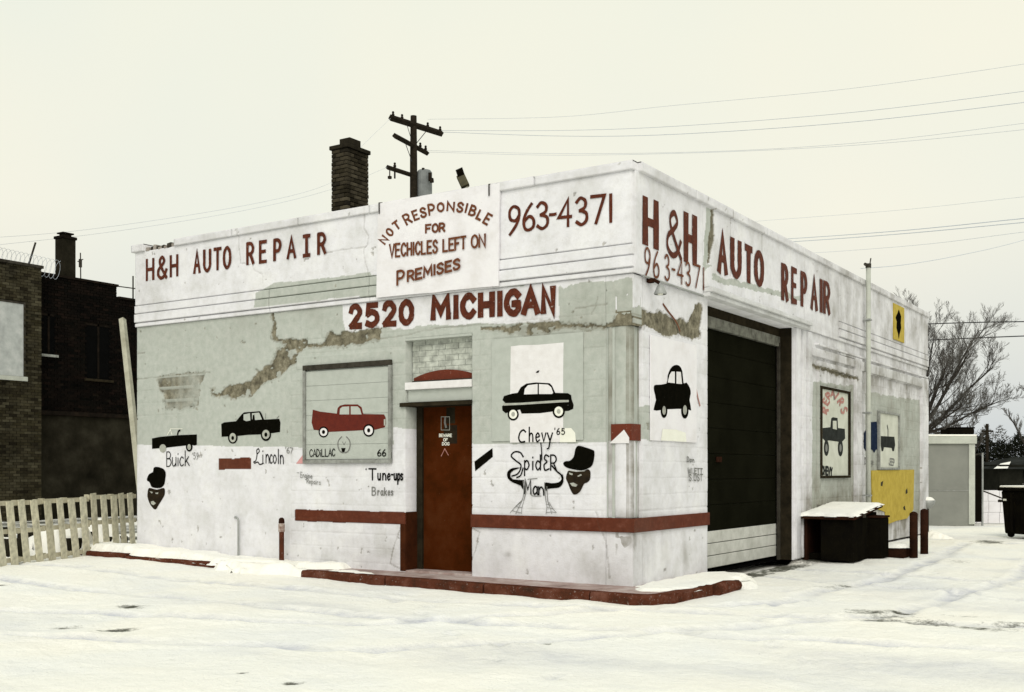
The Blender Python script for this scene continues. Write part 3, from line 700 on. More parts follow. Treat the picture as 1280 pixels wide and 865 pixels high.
for i in range(13):
    t = i/12; arch.append((c0+(c1-c0)*t, 2.72+.14*math.sin(math.pi*(.08+.84*t))**.8))
vs = [(x, .105, z) for x, z in arch]+[(c1, .105, 2.705), (c0, .105, 2.705)]; nn = len(vs)
vb = [(x, .14, z) for x, y, z in vs]
MB().raw(vs+vb, [list(range(nn))[::-1], list(range(nn, 2*nn))]+[(i, (i+1) % nn, nn+(i+1) % nn, nn+i) for i in range(nn)], 'red_paint').build('red_arch', BLD)
MB().box((c0, .07, 2.702), (c1, .139, 2.725), 'dark_frame').build('arch_sill', BLD)
bm_ = None
zz = 2.76; row = 0
while zz < dz1-.03:
    x = DX0+.03-(row % 2)*.11
    while x < DX1-.03:
        xa = max(x, DX0+.02); xb = min(x+.212, DX1-.012)
        if xb-xa > .03:
            MB().box((xa, .131+random.uniform(-.002, .002), zz), (xb, .141, zz+.071), 'recess_brick').build('brick', BLD)
        x += .222
    zz += .076; row += 1
fbox('recess_head', 'F', DX0, DX1, dz1-.03, dz1, .01, -.2, 'green_paint', BLD)

# ---- garage door
GD = -.25
for i in range(8):
    z0 = .63+i*.371; 
    a = MB().box((GD-.04, SX0-.05, z0+.002), (GD, SX1-.05, z0+.369), 'garage_dark')
    a.build('garage_door_panel', BLD, .006)
for i in range(3):
    z0 = .09+i*.18
    MB().box((GD-.04, SX0-.05, z0+.004), (GD+.004, SX1-.05, z0+.174), 'garage_white').build('garage_door_panel', BLD, .008)
MB().box((GD-.02, SX0-.02, 3.54), (GD+.06, SX1-.0, 3.70), 'header_grey').box((GD-.03, SX0-.02, 3.70), (GD+.05, SX1, 3.86), 'jamb_brown').build('door_header', BLD, .005)
MB().box((GD+.0, SX1-.03, .03), (-.002, SX1-.001, 3.838), 'jamb_brown').box((GD+.02, SX1-.09, .03), (GD+.07, SX1-.031, 3.6), 'dark_frame').build('door_jamb', BLD, .006)
MB().box((GD+.005, SX0+.95, 1.62), (GD+.03, SX0+1.12, 1.70), 'rust').build('door_handle', BLD, .004)

# ------------------------------------------------------------------ hand lettering
def S(*p): return ('s', p)
FONT = {
 'A': ([(0,0),(.5,1),(1,0)], [(.2,.34),(.8,.34)]), 'B': ([(.05,0),(.05,1)], S((.05,1),(.6,.98),(.85,.77),(.6,.54),(.05,.53)), S((.05,.53),(.65,.52),(.97,.27),(.65,.02),(.05,0))),
 'C': (S((.95,.78),(.6,1),(.2,.85),(.02,.5),(.2,.15),(.6,0),(.95,.22)),), 'D': ([(.05,0),(.05,1)], S((.05,1),(.55,.95),(.95,.5),(.55,.05),(.05,0))),
 'E': ([(.95,1),(.05,1),(.05,0),(.95,0)], [(.05,.52),(.8,.52)]), 'F': ([(.95,1),(.05,1),(.05,0)], [(.05,.52),(.75,.52)]),
 'G': (S((.95,.8),(.6,1),(.2,.85),(.02,.5),(.2,.15),(.6,0),(.93,.18),(.95,.42)), [(.97,.45),(.55,.45)]),
 'H': ([(.05,0),(.05,1)], [(.95,0),(.95,1)], [(.05,.5),(.95,.5)]), 'I': ([(.5,0),(.5,1)],),
 'Is': ([(.5,0),(.5,1)], [(.1,1),(.9,1)], [(.1,0),(.9,0)]),
 'J': (S((.9,1),(.9,.3),(.5,0),(.08,.25)),), 'K': ([(.05,0),(.05,1)], [(.9,1),(.05,.4)], [(.3,.55),(.95,0)]), 'L': ([(.05,1),(.05,0),(.9,0)],),
 'M': ([(.02,0),(.08,1),(.5,.3),(.92,1),(.98,0)],), 'N': ([(.05,0),(.05,1),(.95,0),(.95,1)],),
 'O': (S((.5,1),(.12,.82),(.02,.5),(.12,.18),(.5,0),(.88,.18),(.98,.5),(.88,.82),(.5,1)),),
 'P': ([(.05,0),(.05,1)], S((.05,1),(.65,.98),(.95,.74),(.65,.46),(.05,.46))),
 'R': ([(.05,0),(.05,1)], S((.05,1),(.65,.98),(.93,.74),(.65,.5),(.05,.48)), [(.5,.48),(.97,0)]),
 'S': (S((.92,.8),(.6,1),(.2,.92),(.08,.72),(.4,.54),(.8,.4),(.92,.2),(.6,.0),(.2,.03),(.04,.22)),),
 'T': ([(0,1),(1,1)], [(.5,1),(.5,0)]), 'U': (S((.05,1),(.05,.55),(.08,.2),(.5,0),(.92,.2),(.95,.55),(.95,1)),),
 'V': ([(0,1),(.5,0),(1,1)],), 'W': ([(0,1),(.25,0),(.5,.8),(.75,0),(1,1)],), 'Y': ([(0,1),(.5,.5),(1,1)], [(.5,.5),(.5,0)]),
 '&': (S((1,.38),(.75,.08),(.4,-.02),(.08,.15),(.12,.42),(.5,.62),(.75,.82),(.55,1.02),(.28,.9),(.3,.68),(.6,.35),(1,-.02)),),
 '0': (S((.5,1),(.12,.82),(.02,.5),(.12,.18),(.5,0),(.88,.18),(.98,.5),(.88,.82),(.5,1)),),
 '1': ([(.5,0),(.5,1)],), '2': (S((.05,.75),(.2,.97),(.6,1),(.9,.75),(.75,.5),(.05,0)), [(.05,0),(.97,0)]),
 '3': (S((.05,.85),(.4,1),(.82,.88),(.8,.65),(.35,.53)), S((.35,.53),(.9,.42),(.93,.15),(.5,0),(.05,.12))),
 '4': ([(.75,0),(.75,1),(.02,.35),(1,.35)],), '5': ([(.9,1),(.18,1),(.12,.55)], S((.12,.55),(.5,.66),(.9,.5),(.92,.2),(.5,0),(.05,.1))),
 '6': (S((.75,1),(.35,.75),(.05,.4),(.15,.08),(.5,0),(.9,.12),(.92,.38),(.55,.52),(.12,.35)),), '7': ([(0,1),(.98,1),(.35,0)],),
 '9': (S((.92,.65),(.6,.45),(.15,.52),(.08,.82),(.4,1),(.85,.9),(.93,.65),(.7,.3),(.1,-.08)),),
 '-': ([(.05,.5),(.95,.5)],), "'": ([(.5,1),(.4,.75)],), '*': ([(.35,.5),(.65,.5)],), '.': ([(.4,.03),(.6,.03)],), ' ': (),
 'a': (S((.8,.5),(.45,.6),(.1,.3),(.35,0),(.78,.2)), [(.82,.58),(.8,.1),(.98,0)]), 'c': (S((.85,.5),(.45,.6),(.1,.3),(.4,0),(.9,.1)),),
 'd': (S((.8,.45),(.4,.6),(.1,.3),(.4,0),(.8,.2)), [(.82,1),(.82,0)]), 'e': (S((.15,.3),(.85,.36),(.55,.6),(.15,.35),(.4,0),(.9,.12)),),
 'g': (S((.8,.5),(.4,.6),(.1,.32),(.4,.08),(.8,.25)), S((.82,.58),(.8,-.1),(.5,-.35),(.15,-.22))),
 'h': ([(.1,0),(.1,1)], S((.1,.35),(.45,.58),(.8,.45),(.85,0))), 'i': ([(.5,0),(.5,.55)], [(.48,.78),(.55,.84)]),
 'k': ([(.1,0),(.1,1)], [(.8,.6),(.1,.22)], [(.35,.33),(.95,0)]), 'l': ([(.5,0),(.5,1)],),
 'm': ([(.05,0),(.05,.6)], S((.05,.4),(.3,.6),(.48,.4),(.5,0)), S((.5,.4),(.75,.6),(.93,.4),(.95,0))),
 'n': ([(.1,0),(.1,.6)], S((.1,.35),(.45,.6),(.8,.42),(.88,0))), 'o': (S((.5,.6),(.1,.3),(.5,0),(.9,.3),(.5,.6)),),
 'p': ([(.1,-.4),(.12,.6)], S((.12,.45),(.55,.6),(.9,.3),(.5,0),(.12,.12))), 'r': ([(.15,0),(.15,.6)], S((.15,.35),(.5,.58),(.85,.5))),
 's': (S((.85,.5),(.45,.6),(.15,.45),(.8,.17),(.45,0),(.1,.1)),), 't': ([(.45,1),(.45,.05),(.8,0)], [(.1,.65),(.85,.65)]),
 'u': (S((.1,.6),(.12,.15),(.45,0),(.82,.2)), [(.85,.6),(.85,0)]), 'v': ([(.05,.6),(.45,0),(.9,.6)],),
 'y': ([(.05,.6),(.5,.05)], S((.95,.6),(.5,.0),(.3,-.42),(.0,-.5))),
}
FONT['Lc'] = (S((.45,.98),(.3,.85),(.32,.5),(.2,.12),(.02,.05),(.1,-.05),(.4,.04),(.6,-.12),(.95,-.02)), S((.45,.98),(.55,.8),(.35,.6)))
FONT['Ec'] = (S((.9,.9),(.4,1),(.2,.75),(.6,.55),(.15,.35),(.3,0),(.95,.1)),)
def crom(P, n=5):
    P = [Vector((*p, 0)) for p in P]; out = []
    for i in range(len(P)-1):
        a = P[max(i-1, 0)]; b = P[i]; c = P[i+1]; d = P[min(i+2, len(P)-1)]
        if i == 0 and (P[0]-P[-1]).length < 1e-6: a = P[-2]
        if i == len(P)-2 and (P[0]-P[-1]).length < 1e-6: d = P[1]
        for k_ in range(n):
            t = k_/n; out.append(.5*((2*b)+(-a+c)*t+(2*a-5*b+4*c-d)*t*t+(-a+3*b-3*c+d)*t**3))
    out.append(P[-1]); return [(p.x, p.y) for p in out]
class Ink:
    """flat paint shapes given in photograph pixels, laid on a wall plane"""
    def __init__(s, face, d): s.face = face; s.d = d; s.mb = MB(); s.k = 0; s.letters = []; s.big = 0
    def _w(s, p): return PJ[s.face](p[0], p[1], s.d)
    def poly(s, P, m, smooth=0):
        if smooth: P = crom(list(P)+[P[0]], smooth)[:-1]
        W_ = [s._w(p) for p in P]; A = sum(W_[i][0]*W_[(i+1) % len(W_)][1]-W_[(i+1) % len(W_)][0]*W_[i][1] for i in range(len(W_)))
        if A < 0: W_ = W_[::-1]
        s.k += 1; s.mb.raw([place(s.face, u, v, s.d+s.k*.0003) for u, v in W_], [list(range(len(W_)))], m); return s
    def wheel(s, cx, cy, rx_, ry_, m, n=20): return s.poly([(cx+rx_*math.cos(2*math.pi*i/n), cy+ry_*math.sin(2*math.pi*i/n)) for i in range(n)], m)
    def stroke(s, P, w, m, smooth=False, taper=False):
        if smooth: P = crom(P, 6)
        W_ = [Vector(s._w(p)) for p in P]; s.k += 1; L = []
        n = len(W_); closed = (W_[0]-W_[-1]).length < 1e-4
        for i, p in enumerate(W_):
            if closed and i in (0, n-1): a = (W_[0]-W_[-2]).normalized(); b = (W_[1]-W_[0]).normalized()
            else:
                a = (p-W_[i-1]).normalized() if i > 0 else None; b = (W_[i+1]-p).normalized() if i < n-1 else None
            a = a or b; b = b or a; t = a+b; t = b if t.length < .2 else t.normalized(); nrm = Vector((-t.y, t.x))
            c = max(.45, nrm.dot(Vector((-b.y, b.x)))); ww = w if not isinstance(w, tuple) else math.hypot(w[0]*nrm.x, w[1]*nrm.y); hw = ww/2/c*(1+random.uniform(-.09, .09))
            if taper: hw *= .35+.65*math.sin(math.pi*min(1, max(0, (i+.6)/(n+.2))))
            q = p
            if i == 0 and not closed: q = p-b*ww*.32
            if i == n-1 and not closed: q = p+a*ww*.32
            L.append((q-nrm*hw, q+nrm*hw))
        vs = [place(s.face, *x, s.d+s.k*.0003+i_*.00004) for i_, pr in enumerate(L) for x in pr]
        s.mb.raw(vs, [(2*i, 2*i+2, 2*i+3, 2*i+1) for i in range(n-1)], m); return s
    def glyph(s, ch, quad, w, m, wob=.02):
        (x0, y0), (x1, y1), (x2, y2), (x3, y3) = quad       # bl, br, tr, tl in pixels
        keep_mb = s.mb; s.big = max(s.big, y0-y3); s.mb = MB()
        for st in FONT[ch]:
            P = crom(st[1], 5) if st[0] == 's' else list(st)
            if st[0] != 's' and len(P) == 2:
                (a, b), (c, d_) = P; P = [(a, b), ((a+c)/2+random.uniform(-wob, wob)*.5, (b+d_)/2+random.uniform(-wob, wob)*.5), (c, d_)]
            Q = []
            for (x, y) in P:
                Q.append(((1-y)*((1-x)*x0+x*x1)+y*((1-x)*x3+x*x2), (1-y)*((1-x)*y0+x*y1)+y*((1-x)*y3+x*y2)))
            s.stroke(Q, w, m)
        if s.mb.v: s.letters.append(s.mb)
        s.mb = keep_mb
        return s
    def line(s, glyphs, top, bot, w, m, wob=.02):
        """glyphs: (char, x0, x1) in pixels; top and bot: lines ((xa, ya), (xb, yb))"""
        f = lambda L, x: L[0][1]+(L[1][1]-L[0][1])*(x-L[0][0])/(L[1][0]-L[0][0])
        for g in glyphs:
            ch, a, b = g[:3]; dy = g[3] if len(g) > 3 else 0
            s.glyph(ch, [(a, f(bot, a)+dy), (b, f(bot, b)+dy), (b, f(top, b)+dy), (a, f(top, a)+dy)], w, m, wob)
        return s
    def build(s, name, parent, label=None):
        if s.letters and s.big >= 13 and not s.mb.v:          # large lettering: every letter a piece
            o = link(name, None, parent)
            for b in s.letters: b.build('letter', o)
        else:
            for b in s.letters:
                for f, mi in zip(b.f, b.m): s.mb.raw([b.v[j] for j in f], [list(range(len(f)))], b.mats[mi])
            o = s.mb.build(name, parent)
            if s.letters: o['kind'] = 'stuff'
        if label: named(o, label)
        return o
def spread(txt, x0, x1, gap=.28, wide=None):
    wd = {'I': .3, 'i': .3, 'l': .3, '1': .3, 'M': 1.25, 'W': 1.3, 'm': 1.2, ' ': .6, "'": .25, '-': .5, '*': .4, '.': .3, 'Is': .6, 't': .6}
    cs_ = txt if isinstance(txt, list) else list(txt); tot = sum(wd.get(c, 1)+gap for c in cs_)-gap; k_ = (x1-x0)/tot; out = []; x = x0
    for c in cs_: w = wd.get(c, 1)*k_; out.append((c, x, x+w)); x += w+gap*k_
    return out
PD = .040      # just proud of the parapet face
I = Ink('F', PD)
I.line([('H',183,192),('&',197,208),('H',213,222)], ((183,325),(222,319)), ((183,350),(222,344)), .055, 'sign_brown')
I.line([('A',243,249.5),('U',255,263),('T',268,276),('O',280,288)], ((243,315),(288,309)), ((243,341),(288,334)), .055, 'sign_brown')
I.line([('R',309,317),('E',325,333),('P',343,351),('A',360,369),('Is',379,388),('R',398,407)], ((309,305),(407,292)), ((309,330),(407,316)), .055, 'sign_brown')
I.build('painted_lettering', BLD, 'brown shop name in narrow capitals on the left end of the parapet')
I = Ink('F', PD)
I.line([('9',636,650,1),('6',654,668),('3',671,685),('-',687,695),('4',698,714),('3',720,734),('7',739,756),('1',762,765)], ((636,258),(765,243)), ((636,290),(765,277)), .042, 'sign_brown')
I.build('painted_lettering', BLD, 'brown painted telephone number on the front parapet')
I = Ink('F', .006)
I.line([('2',438,451),('5',458,472),('2',480,494),('0',501,515)], ((438,384),(515,377)), ((438,408),(515,403)), .088, 'sign_brown', 0)
I.line([('M',541,561),('I',569,571),('C',578,593),('H',600,616),('I',624,626),('G',633,649),('A',655,672),('N',679,692)], ((541,374),(692,360)), ((541,398),(692,389)), .09, 'sign_brown', 0)
I.build('painted_lettering', BLD, 'bold brown street number and street name above the door')
I = Ink('S', .0735)
I.line([('H',806,821),('H',857,869)], ((806,250),(869,274)), ((806,301),(869,328)), (.15, .11), 'sign_brown', 0)
I.line([('&',833,851)], ((833,264),(851,270)), ((833,315),(851,322)), (.05, .08), 'sign_brown', 0)
I.line([('A',899,907.5),('U',915,925),('T',932,939.5),('O',944.5,953)], ((899,293),(953,319)), ((899,337),(953,356)), (.15, .10), 'sign_brown', 0)
I.line([('R',978,984),('E',990,995.5),('P',1002,1007.5),('A',1014.5,1020.5),('I',1026,1026.5),('R',1030,1036.5)], ((978,332),(1036,356)), ((978,372),(1036,391)), (.135, .085), 'sign_brown', 0)
I.build('painted_lettering', BLD, 'large bold brown shop name on the side parapet')
I = Ink('S', .0785)
I.line([('9',806,813),('6',817,824),('3',831,837),('-',840,844),('4',847,854),('3',857,863),('7',867,875),('1',879,880)], ((806,309),(880,335)), ((806,343),(880,362)), .032, 'thin_brown')
I.build('painted_lettering', BLD, 'thin scrawled telephone number below the shop name on the side wall')

# ---- painted cars, faces and captions straight on the wall
WD = .0055
def lbl(I, name, label): return I.build(name, BLD, label)
I = Ink('F', WD)   # open Buick
I.poly([(190,548),(200,546),(222,544),(246,543),(246,556),(243,557),(240,556),(222,558),(204,560),(190,561)], 'black_paint')
I.wheel(203.5,560.5,4.2,5.2,'grey_wheel').wheel(236.5,558.5,4.2,6,'black_paint').wheel(236.5,558.8,2.2,3.6,'grey_wheel')
I.stroke([(209,544),(213,537),(215,543)], .014, 'cream_paint').stroke([(222,543),(223,539),(225,538)], .03, 'black_paint').stroke([(213,536),(228,536)], .01, 'cream_paint')
lbl(I, 'painted_car', 'small dark open car, leftmost painting')
I = Ink('F', WD)
I.line(spread('Buick',208,237,.12), ((208,565),(237,563)), ((208,583),(237,582)), .017, 'black_paint'); I.line([("'",240,241.5),('5',242,244.5),('8',246,248)] if False else [("'",240,241.5),('5',242,244.5),('9',246,248)], ((240,566),(248,566)), ((240,574),(248,574)), .010, 'grey_paint')
lbl(I, 'painted_lettering', 'thin black caption under the open car')
I = Ink('F', WD)   # Lincoln
I.poly([(276.5,530),(280,528),(295,526.5),(302,518),(305,515.5),(325,514),(327,517),(330,524.5),(349,523.5),(350.5,528),(350,540),(340,541.5),(326,543),(310,543.5),(297,545),(277,546)], 'black_paint')
I.poly([(304.5,518),(312.5,516.5),(313,525.5),(308,526.5),(304.5,525)], 'green_paint').poly([(315,516.5),(324,515.7),(327.5,524.3),(319,525),(315,524)], 'green_paint').poly([(315.5,525.5),(316,519),(318,518),(318.8,525)], 'black_paint')
I.wheel(291,547,6,7.6,'black_paint').wheel(291,547,4.2,5.8,'grey_wheel').wheel(291,547.5,1.8,2.6,'black_paint')
I.wheel(332.5,543.5,6.4,7.8,'black_paint').wheel(332.5,543,4.7,5.8,'grey_wheel').wheel(332.5,543.3,1.9,2.8,'black_paint')
I.stroke([(332,523),(332,517)], .008, 'grey_paint').stroke([(346,523),(349,520)], .01, 'grey_paint')
lbl(I, 'painted_car', 'black saloon car with pale ringed wheels on green')
I = Ink('F', WD)
I.line([('Lc',317,330),('i',327,330),('n',332,337),('c',337,341),('o',341,346),('l',347,349),('n',350,355)], ((317,560),(355,562)), ((317,578),(355,580)), .017, 'black_paint'); I.line(spread("'67",357,366,.2), ((357,559),(366,560)), ((357,566),(366,567)), .011, 'grey_paint')
lbl(I, 'painted_lettering', 'thin black caption under the saloon with a year')
I = Ink('F', WD)   # face with hat, left
I.poly([(186,593),(191,590),(192,585),(196,583.5),(204,586),(207,591),(206.5,599),(205,606),(200,610),(190,609),(187,603),(183.5,600)], 'black_paint', 3)
I.poly([(186.5,610),(196,612),(205,610),(206,617),(204,622),(199,630),(194,637),(188,631),(184.5,622),(184.5,616)], 'face_brown', 3)
I.poly([(187,614),(191,615),(190,617)], 'grey_wheel').poly([(194,616),(198,615.5),(197.5,617.5),(195,617.5)], 'grey_wheel').poly([(188.5,627),(191.5,626),(195,629),(192,631.5),(189,630)], 'grey_wheel')
lbl(I, 'painted_face', 'small dark painted face with tall hat at the left end of the wall')
I = Ink('F', WD)   # face with top hat, right
I.poly([(704,579),(707,576.5),(712,576),(717,571),(719,562),(722,557.5),(727,557.8),(740,562),(743,565),(742.5,574),(740,582),(734,586),(726,588),(713,586),(706,583)], 'black_paint', 3)
I.poly([(709,591),(712,588),(722,589.5),(730,588.5),(735,586.5),(738,590),(737.5,599),(734,603),(730,605),(726,613),(722,617),(717,618),(713,612),(710,604),(707.5,598)], 'face_brown', 3)
I.poly([(711,590.5),(716,592),(715.5,594),(712,593)], 'grey_wheel').poly([(721.5,595),(726,592.5),(727.5,594),(723,596)], 'grey_wheel').poly([(712.5,604),(717,603.2),(722,606),(720,608.5),(715,607.5)], 'grey_wheel')
I.stroke([(711,588),(720,589.5),(731,588.8)], .006, 'grey_wheel')
lbl(I, 'painted_face', 'dark painted face with black top hat right of the looping letters')
I = Ink('F', WD)
I.poly([(593,577),(615.5,560),(616,571),(594,589)], 'black_paint'); lbl(I, 'painted_stripe', 'slanted black bar right of the door')
I = Ink('F', WD)   # looping lettering
I.stroke([(654,571),(650,565.5),(643,565),(639,570),(645,576),(651,581),(650,588),(646,593),(640,595)], .02, 'black_paint', True)
I.line([('p',655,662),('i',665,667),('d',669,677),('Ec',679,687),('R',688,696)], ((655,568),(696,569)), ((655,587),(696,588)), .019, 'black_paint')
I.stroke([(676,553),(677,562),(677.5,575)], .015, 'black_paint', True)
I.stroke([(654,585),(651,594),(646,597)], .018, 'black_paint', True)
I.poly([(636,588),(641,585),(651,584.5),(642,588),(638,593),(641,599),(654,600),(655,601),(654,612),(651,607),(641,603),(635,598),(634,592)], 'black_paint', 2)
I.poly([(682,603),(689,604),(698,603),(702,599),(702,593),(704,594),(704.5,602),(701,608),(696,610),(685,611),(683,614),(681,608)], 'black_paint', 2)
I.stroke([(690,582),(696,589),(701,593),(703,598)], .02, 'black_paint', True)
I.line([('M',656,664),('a',666,673),('n',673,681)], ((656,599),(681,603)), ((656,617),(681,619)), .02, 'black_paint')
for P in ([(654,600),(655,613),(653,625),(646,632)], [(657,600),(657.5,614),(655,626)], [(681,603),(681.5,615),(683,628)], [(684,608),(685,625),(687,632)], [(663,617),(667,620),(677,620)], [(660,599),(672,598)]): I.stroke(P, .010, 'grey_paint', True)
for P in ([(653,625),(646,632),(638,641)], [(653,626),(649,634),(645,642)], [(655,627),(653,634),(652,642)], [(645,633),(649,634),(653,634)], [(641,638),(646,640),(652,641)],
          [(683,626),(684,634),(683,642)], [(685,626),(688,634),(690,642)], [(687,628),(691,635),(696,641)], [(684,634),(688,635),(692,636)], [(683,641),(690,640),(695,641)], [(683,630),(686,631),(688,631)]): I.stroke(P, .007, 'grey_paint', True)
lbl(I, 'painted_lettering', 'looping black letters with web strands between the door and the corner')
I = Ink('F', WD)
I.line([('T',461,470),('u',472,476),('n',478,483),('e',484,488),('-',489,491.5),('u',492.5,496),('p',497,500.5),('s',501,504)], ((461,586),(504,587)), ((461,600),(504,600)), .022, 'black_paint')
I.line([('B',465,470),('r',472,475),('a',476,479.5),('k',480.5,484),('e',485,488),('s',489,492)], ((465,609),(492,610)), ((465,619),(492,619)), .016, 'grey_paint')
I.line([('*',457,459)], ((457,583),(459,583)), ((457,590),(459,590)), .02, 'black_paint').line([('*',460,462)], ((460,604),(462,604)), ((460,612),(462,612)), .016, 'grey_paint')
I.line(spread('Engine',376,391,.2), ((376,590),(391,592)), ((376,597),(391,598)), .009, 'grey_paint').line(spread('Repairs',384,402,.2), ((384,598),(402,600)), ((384,604),(402,606)), .009, 'grey_paint').stroke([(372,591),(375,591)], .009, 'grey_paint')
lbl(I, 'painted_lettering', 'small black list of services under the framed picture')
I = Ink('F', WD)
I.poly([(370,579.5),(382,564),(382,579.5)], 'pale_pink'); lbl(I, 'painted_triangle', 'faded pink triangle at the lower left of the picture frame')
for P, nm in (([(762,553),(779,537),(793,553)], 'white'),):
    I = Ink('F', -.0045); I.d = .004; I.poly([(762,554),(780,537),(786.5,547),(786.5,554)], 'white_paint'); lbl(I, 'painted_point', 'white point over the red block on the corner post')
I = Ink('S', .0385)
I.line(spread('Don',859,868,.2), ((859,571),(868,572)), ((859,577),(868,578)), .016, 'grey_paint').line(spread('WI.ETT',860,878,.3), ((860,585),(878,586)), ((860,592),(878,592)), .016, 'grey_paint').line(spread('S.OST',861,878,.3), ((861,593),(878,593)), ((861,601),(878,601)), .016, 'grey_paint')
lbl(I, 'painted_lettering', 'faint grey scribbled words beside the garage door')
I = Ink('S', .0385)
I.stroke([(829,380),(836,390),(845,402),(850,414)], .03, 'thin_brown', True); I.stroke([(870,448),(869,470),(871,490),(875,507)], .03, 'faded_red', True)
lbl(I, 'paint_streak', 'thin red streaks near the side corner')
I = Ink('S', .0385)      # blue truck
I.poly([(1080,541),(1083,537),(1084,528),(1096,527),(1097,545),(1098,562),(1095,562),(1093,566),(1090,562),(1086,561),(1083,565),(1080,560)], 'dark_blue')
lbl(I, 'painted_car', 'dark blue truck silhouette painted beside the small framed panel')
I = Ink('S', .0385); I.line(spread('Dodge',1081,1092,.2), ((1081,572),(1092,573)), ((1081,580),(1092,581)), .02, 'grey_paint')
lbl(I, 'painted_lettering', 'faint grey caption under the blue truck')

# ------------------------------------------------------------------ panels and signs fixed to the walls (things of their own)
def frame_bars(face, u0, u1, v0, v1, d0, w, dep, m, parent, top=None):
    t = top or w
    for (a, b, c, e_) in ((u0, u1, v1-t, v1), (u0, u1, v0, v0+w), (u0, u0+w, v0+w, v1-t), (u1-w, u1, v0+w, v1-t)):
        fbox('frame_bar', face, a+.001, b-.001, c+.001, e_-.001, d0, d0+dep, m, parent, .004)
# blocked window with the red car
t = thing('painted_panel', 'framed pale green panel with a red finned car left of the red door', 'panel', (-4.5, 0, 1.6)); 
def at_thing(o, t):
    o.location = -Vector(t.location); return o
def T(o, t):                                     # parent keeping world coordinates
    o.parent = t; o.location = Vector(o.location) - t.location; return o
u0, u1, v0, v1 = WX
for i in range(6):
    z0 = v0+.04+i*(v1-v0-.1)/6
    T(fbox('board', 'F', u0+.05, u1-.05, z0+.002, z0+(v1-v0-.1)/6-.002, .008, .022+random.uniform(0, .002), 'green_paint', None), t)
bars = [(u0, u1, v1-.045, v1+.03, 'dark_frame'), (u0, u1, v0-.02, v0+.035, 'grey_trim'), (u0, u0+.05, v0+.035, v1-.045, 'grey_trim'), (u1-.05, u1, v0+.035, v1-.045, 'grey_trim'), (u0-.005, u0+.05, 2.62, v1-.05, 'dark_frame')]
for a, b, c, e_, m_ in bars[:4]: T(fbox('frame_bar', 'F', a+.001, b-.001, c+.001, e_-.001, .006, .05, m_, None, .004), t)
I = Ink('F', .0255)
I.poly([(391,512),(400,514.5),(421,517),(422,510),(425,507),(431,505.5),(447,505.5),(452,509),(454,517.5),(480,518),(482,522),(482.5,530),(481,534),(470,537),(450,538),(410,540),(392,537),(389.5,528)], 'car_red')
I.poly([(425,511),(428,508.5),(436.5,508),(436.5,518),(424.5,518)], 'green_paint').poly([(438.5,508),(447,508),(450,511),(452,518),(438.5,518)], 'green_paint')
I.wheel(404.5,540,6.3,7,'black_paint').wheel(404.5,540,4.6,5,'white_paint').wheel(404.5,540,2,2.6,'black_paint')
I.wheel(461,538,7,8,'black_paint').wheel(461,538,5.2,5.8,'white_paint').wheel(461,538,2,2.8,'black_paint')
I.poly([(480,524),(482,524),(482,532),(480,532)], 'grey_wheel')
T(I.build('painted_car', None), t)
I = Ink('F', .0255)
I.line(spread('CADiLLAC',387,419,.18), ((387,562),(419,561)), ((387,571),(419,570)), .014, 'black_paint').line([('6',472,476.5),('6',478,482.5)], ((472,562),(483,562)), ((472,570),(483,570)), .016, 'black_paint')
I.poly([(487,565),(490,565),(490,573),(487,573)], 'black_paint')
T(I.build('painted_lettering', None), t)
I = Ink('F', .0255)
I.stroke([(427,546),(423,551),(422.5,558),(425,564),(429,566)], .018, 'grey_paint', True).stroke([(433,546),(437,551),(437.5,558),(435,564),(431,566)], .018, 'grey_paint', True)
I.poly([(426.5,560),(432,560),(430.5,565),(429,566),(427.5,565)], 'black_paint').stroke([(428,552),(430,556),(432,552)], .008, 'grey_paint')
T(I.build('painted_emblem', None), t)
# plywood panel with the striped car
t = thing('painted_panel', 'unframed board with a two tone black car on a white patch', 'panel', (-1.2, 0, 1.87))
a = PF(615.6, 553.6); b = PF(729.5, 553.6); zt = PF(670, 420)[1]
T(fbox('board', 'F', a[0], b[0], 1.875, zt, .003, .018, 'green_paint', None, .003), t)
I = Ink('F', .019)
I.poly([(638.5,433),(650,431.5),(672,431),(704.5,428),(704,470),(704,540),(703,552.5),(637.5,553.3),(637.5,500)], 'white_paint').poly([(700,535),(714,535),(719,541),(720,552.6),(700,552.8)], 'cream_paint')
T(I.build('white_square', None), t)
I = Ink('F', .0215)
I.poly([(628,500),(630,495),(640,492),(647,491),(651,484),(658,479.5),(670,478),(687,479),(690,482),(694,491),(710,491.5),(714,494),(714.5,499),(717,506),(716.5,511),(711,513.5),(704,514),(690,514.5),(675,516.5),(652,517),(650,512),(640,514),(632,516.5),(628,513),(627.5,508),(632,504)], 'black_paint')
I.poly([(655,493),(656,486),(660,481.5),(672,480),(672,492.5)], 'white_paint').poly([(673.7,480),(685,480.8),(689,484),(691.5,491),(690,492.5),(673.7,492.5)], 'white_paint')
I.poly([(629.5,504),(650,503.5),(700,500),(711,500),(711,502.5),(700,503),(652,506),(629.5,507)], 'grey_wheel')
I.wheel(641.5,518,7,7.8,'black_paint').wheel(641.5,517.8,5,5.6,'cream_paint').wheel(641.5,517.8,2.3,3,'grey_wheel').wheel(698.5,514.5,7.6,8.2,'black_paint').wheel(698.5,514.2,5.4,6,'cream_paint').wheel(698.5,514.2,2.4,3,'grey_wheel')
I.poly([(670,465),(673,463),(674.5,463.3),(673,466),(670.5,466)], 'black_paint')
T(I.build('painted_car', None), t)
I = Ink('F', .0215)
I.stroke([(657,540),(654,537.5),(650,541),(648.5,548),(651,552.5),(656,552)], .022, 'black_paint', True)
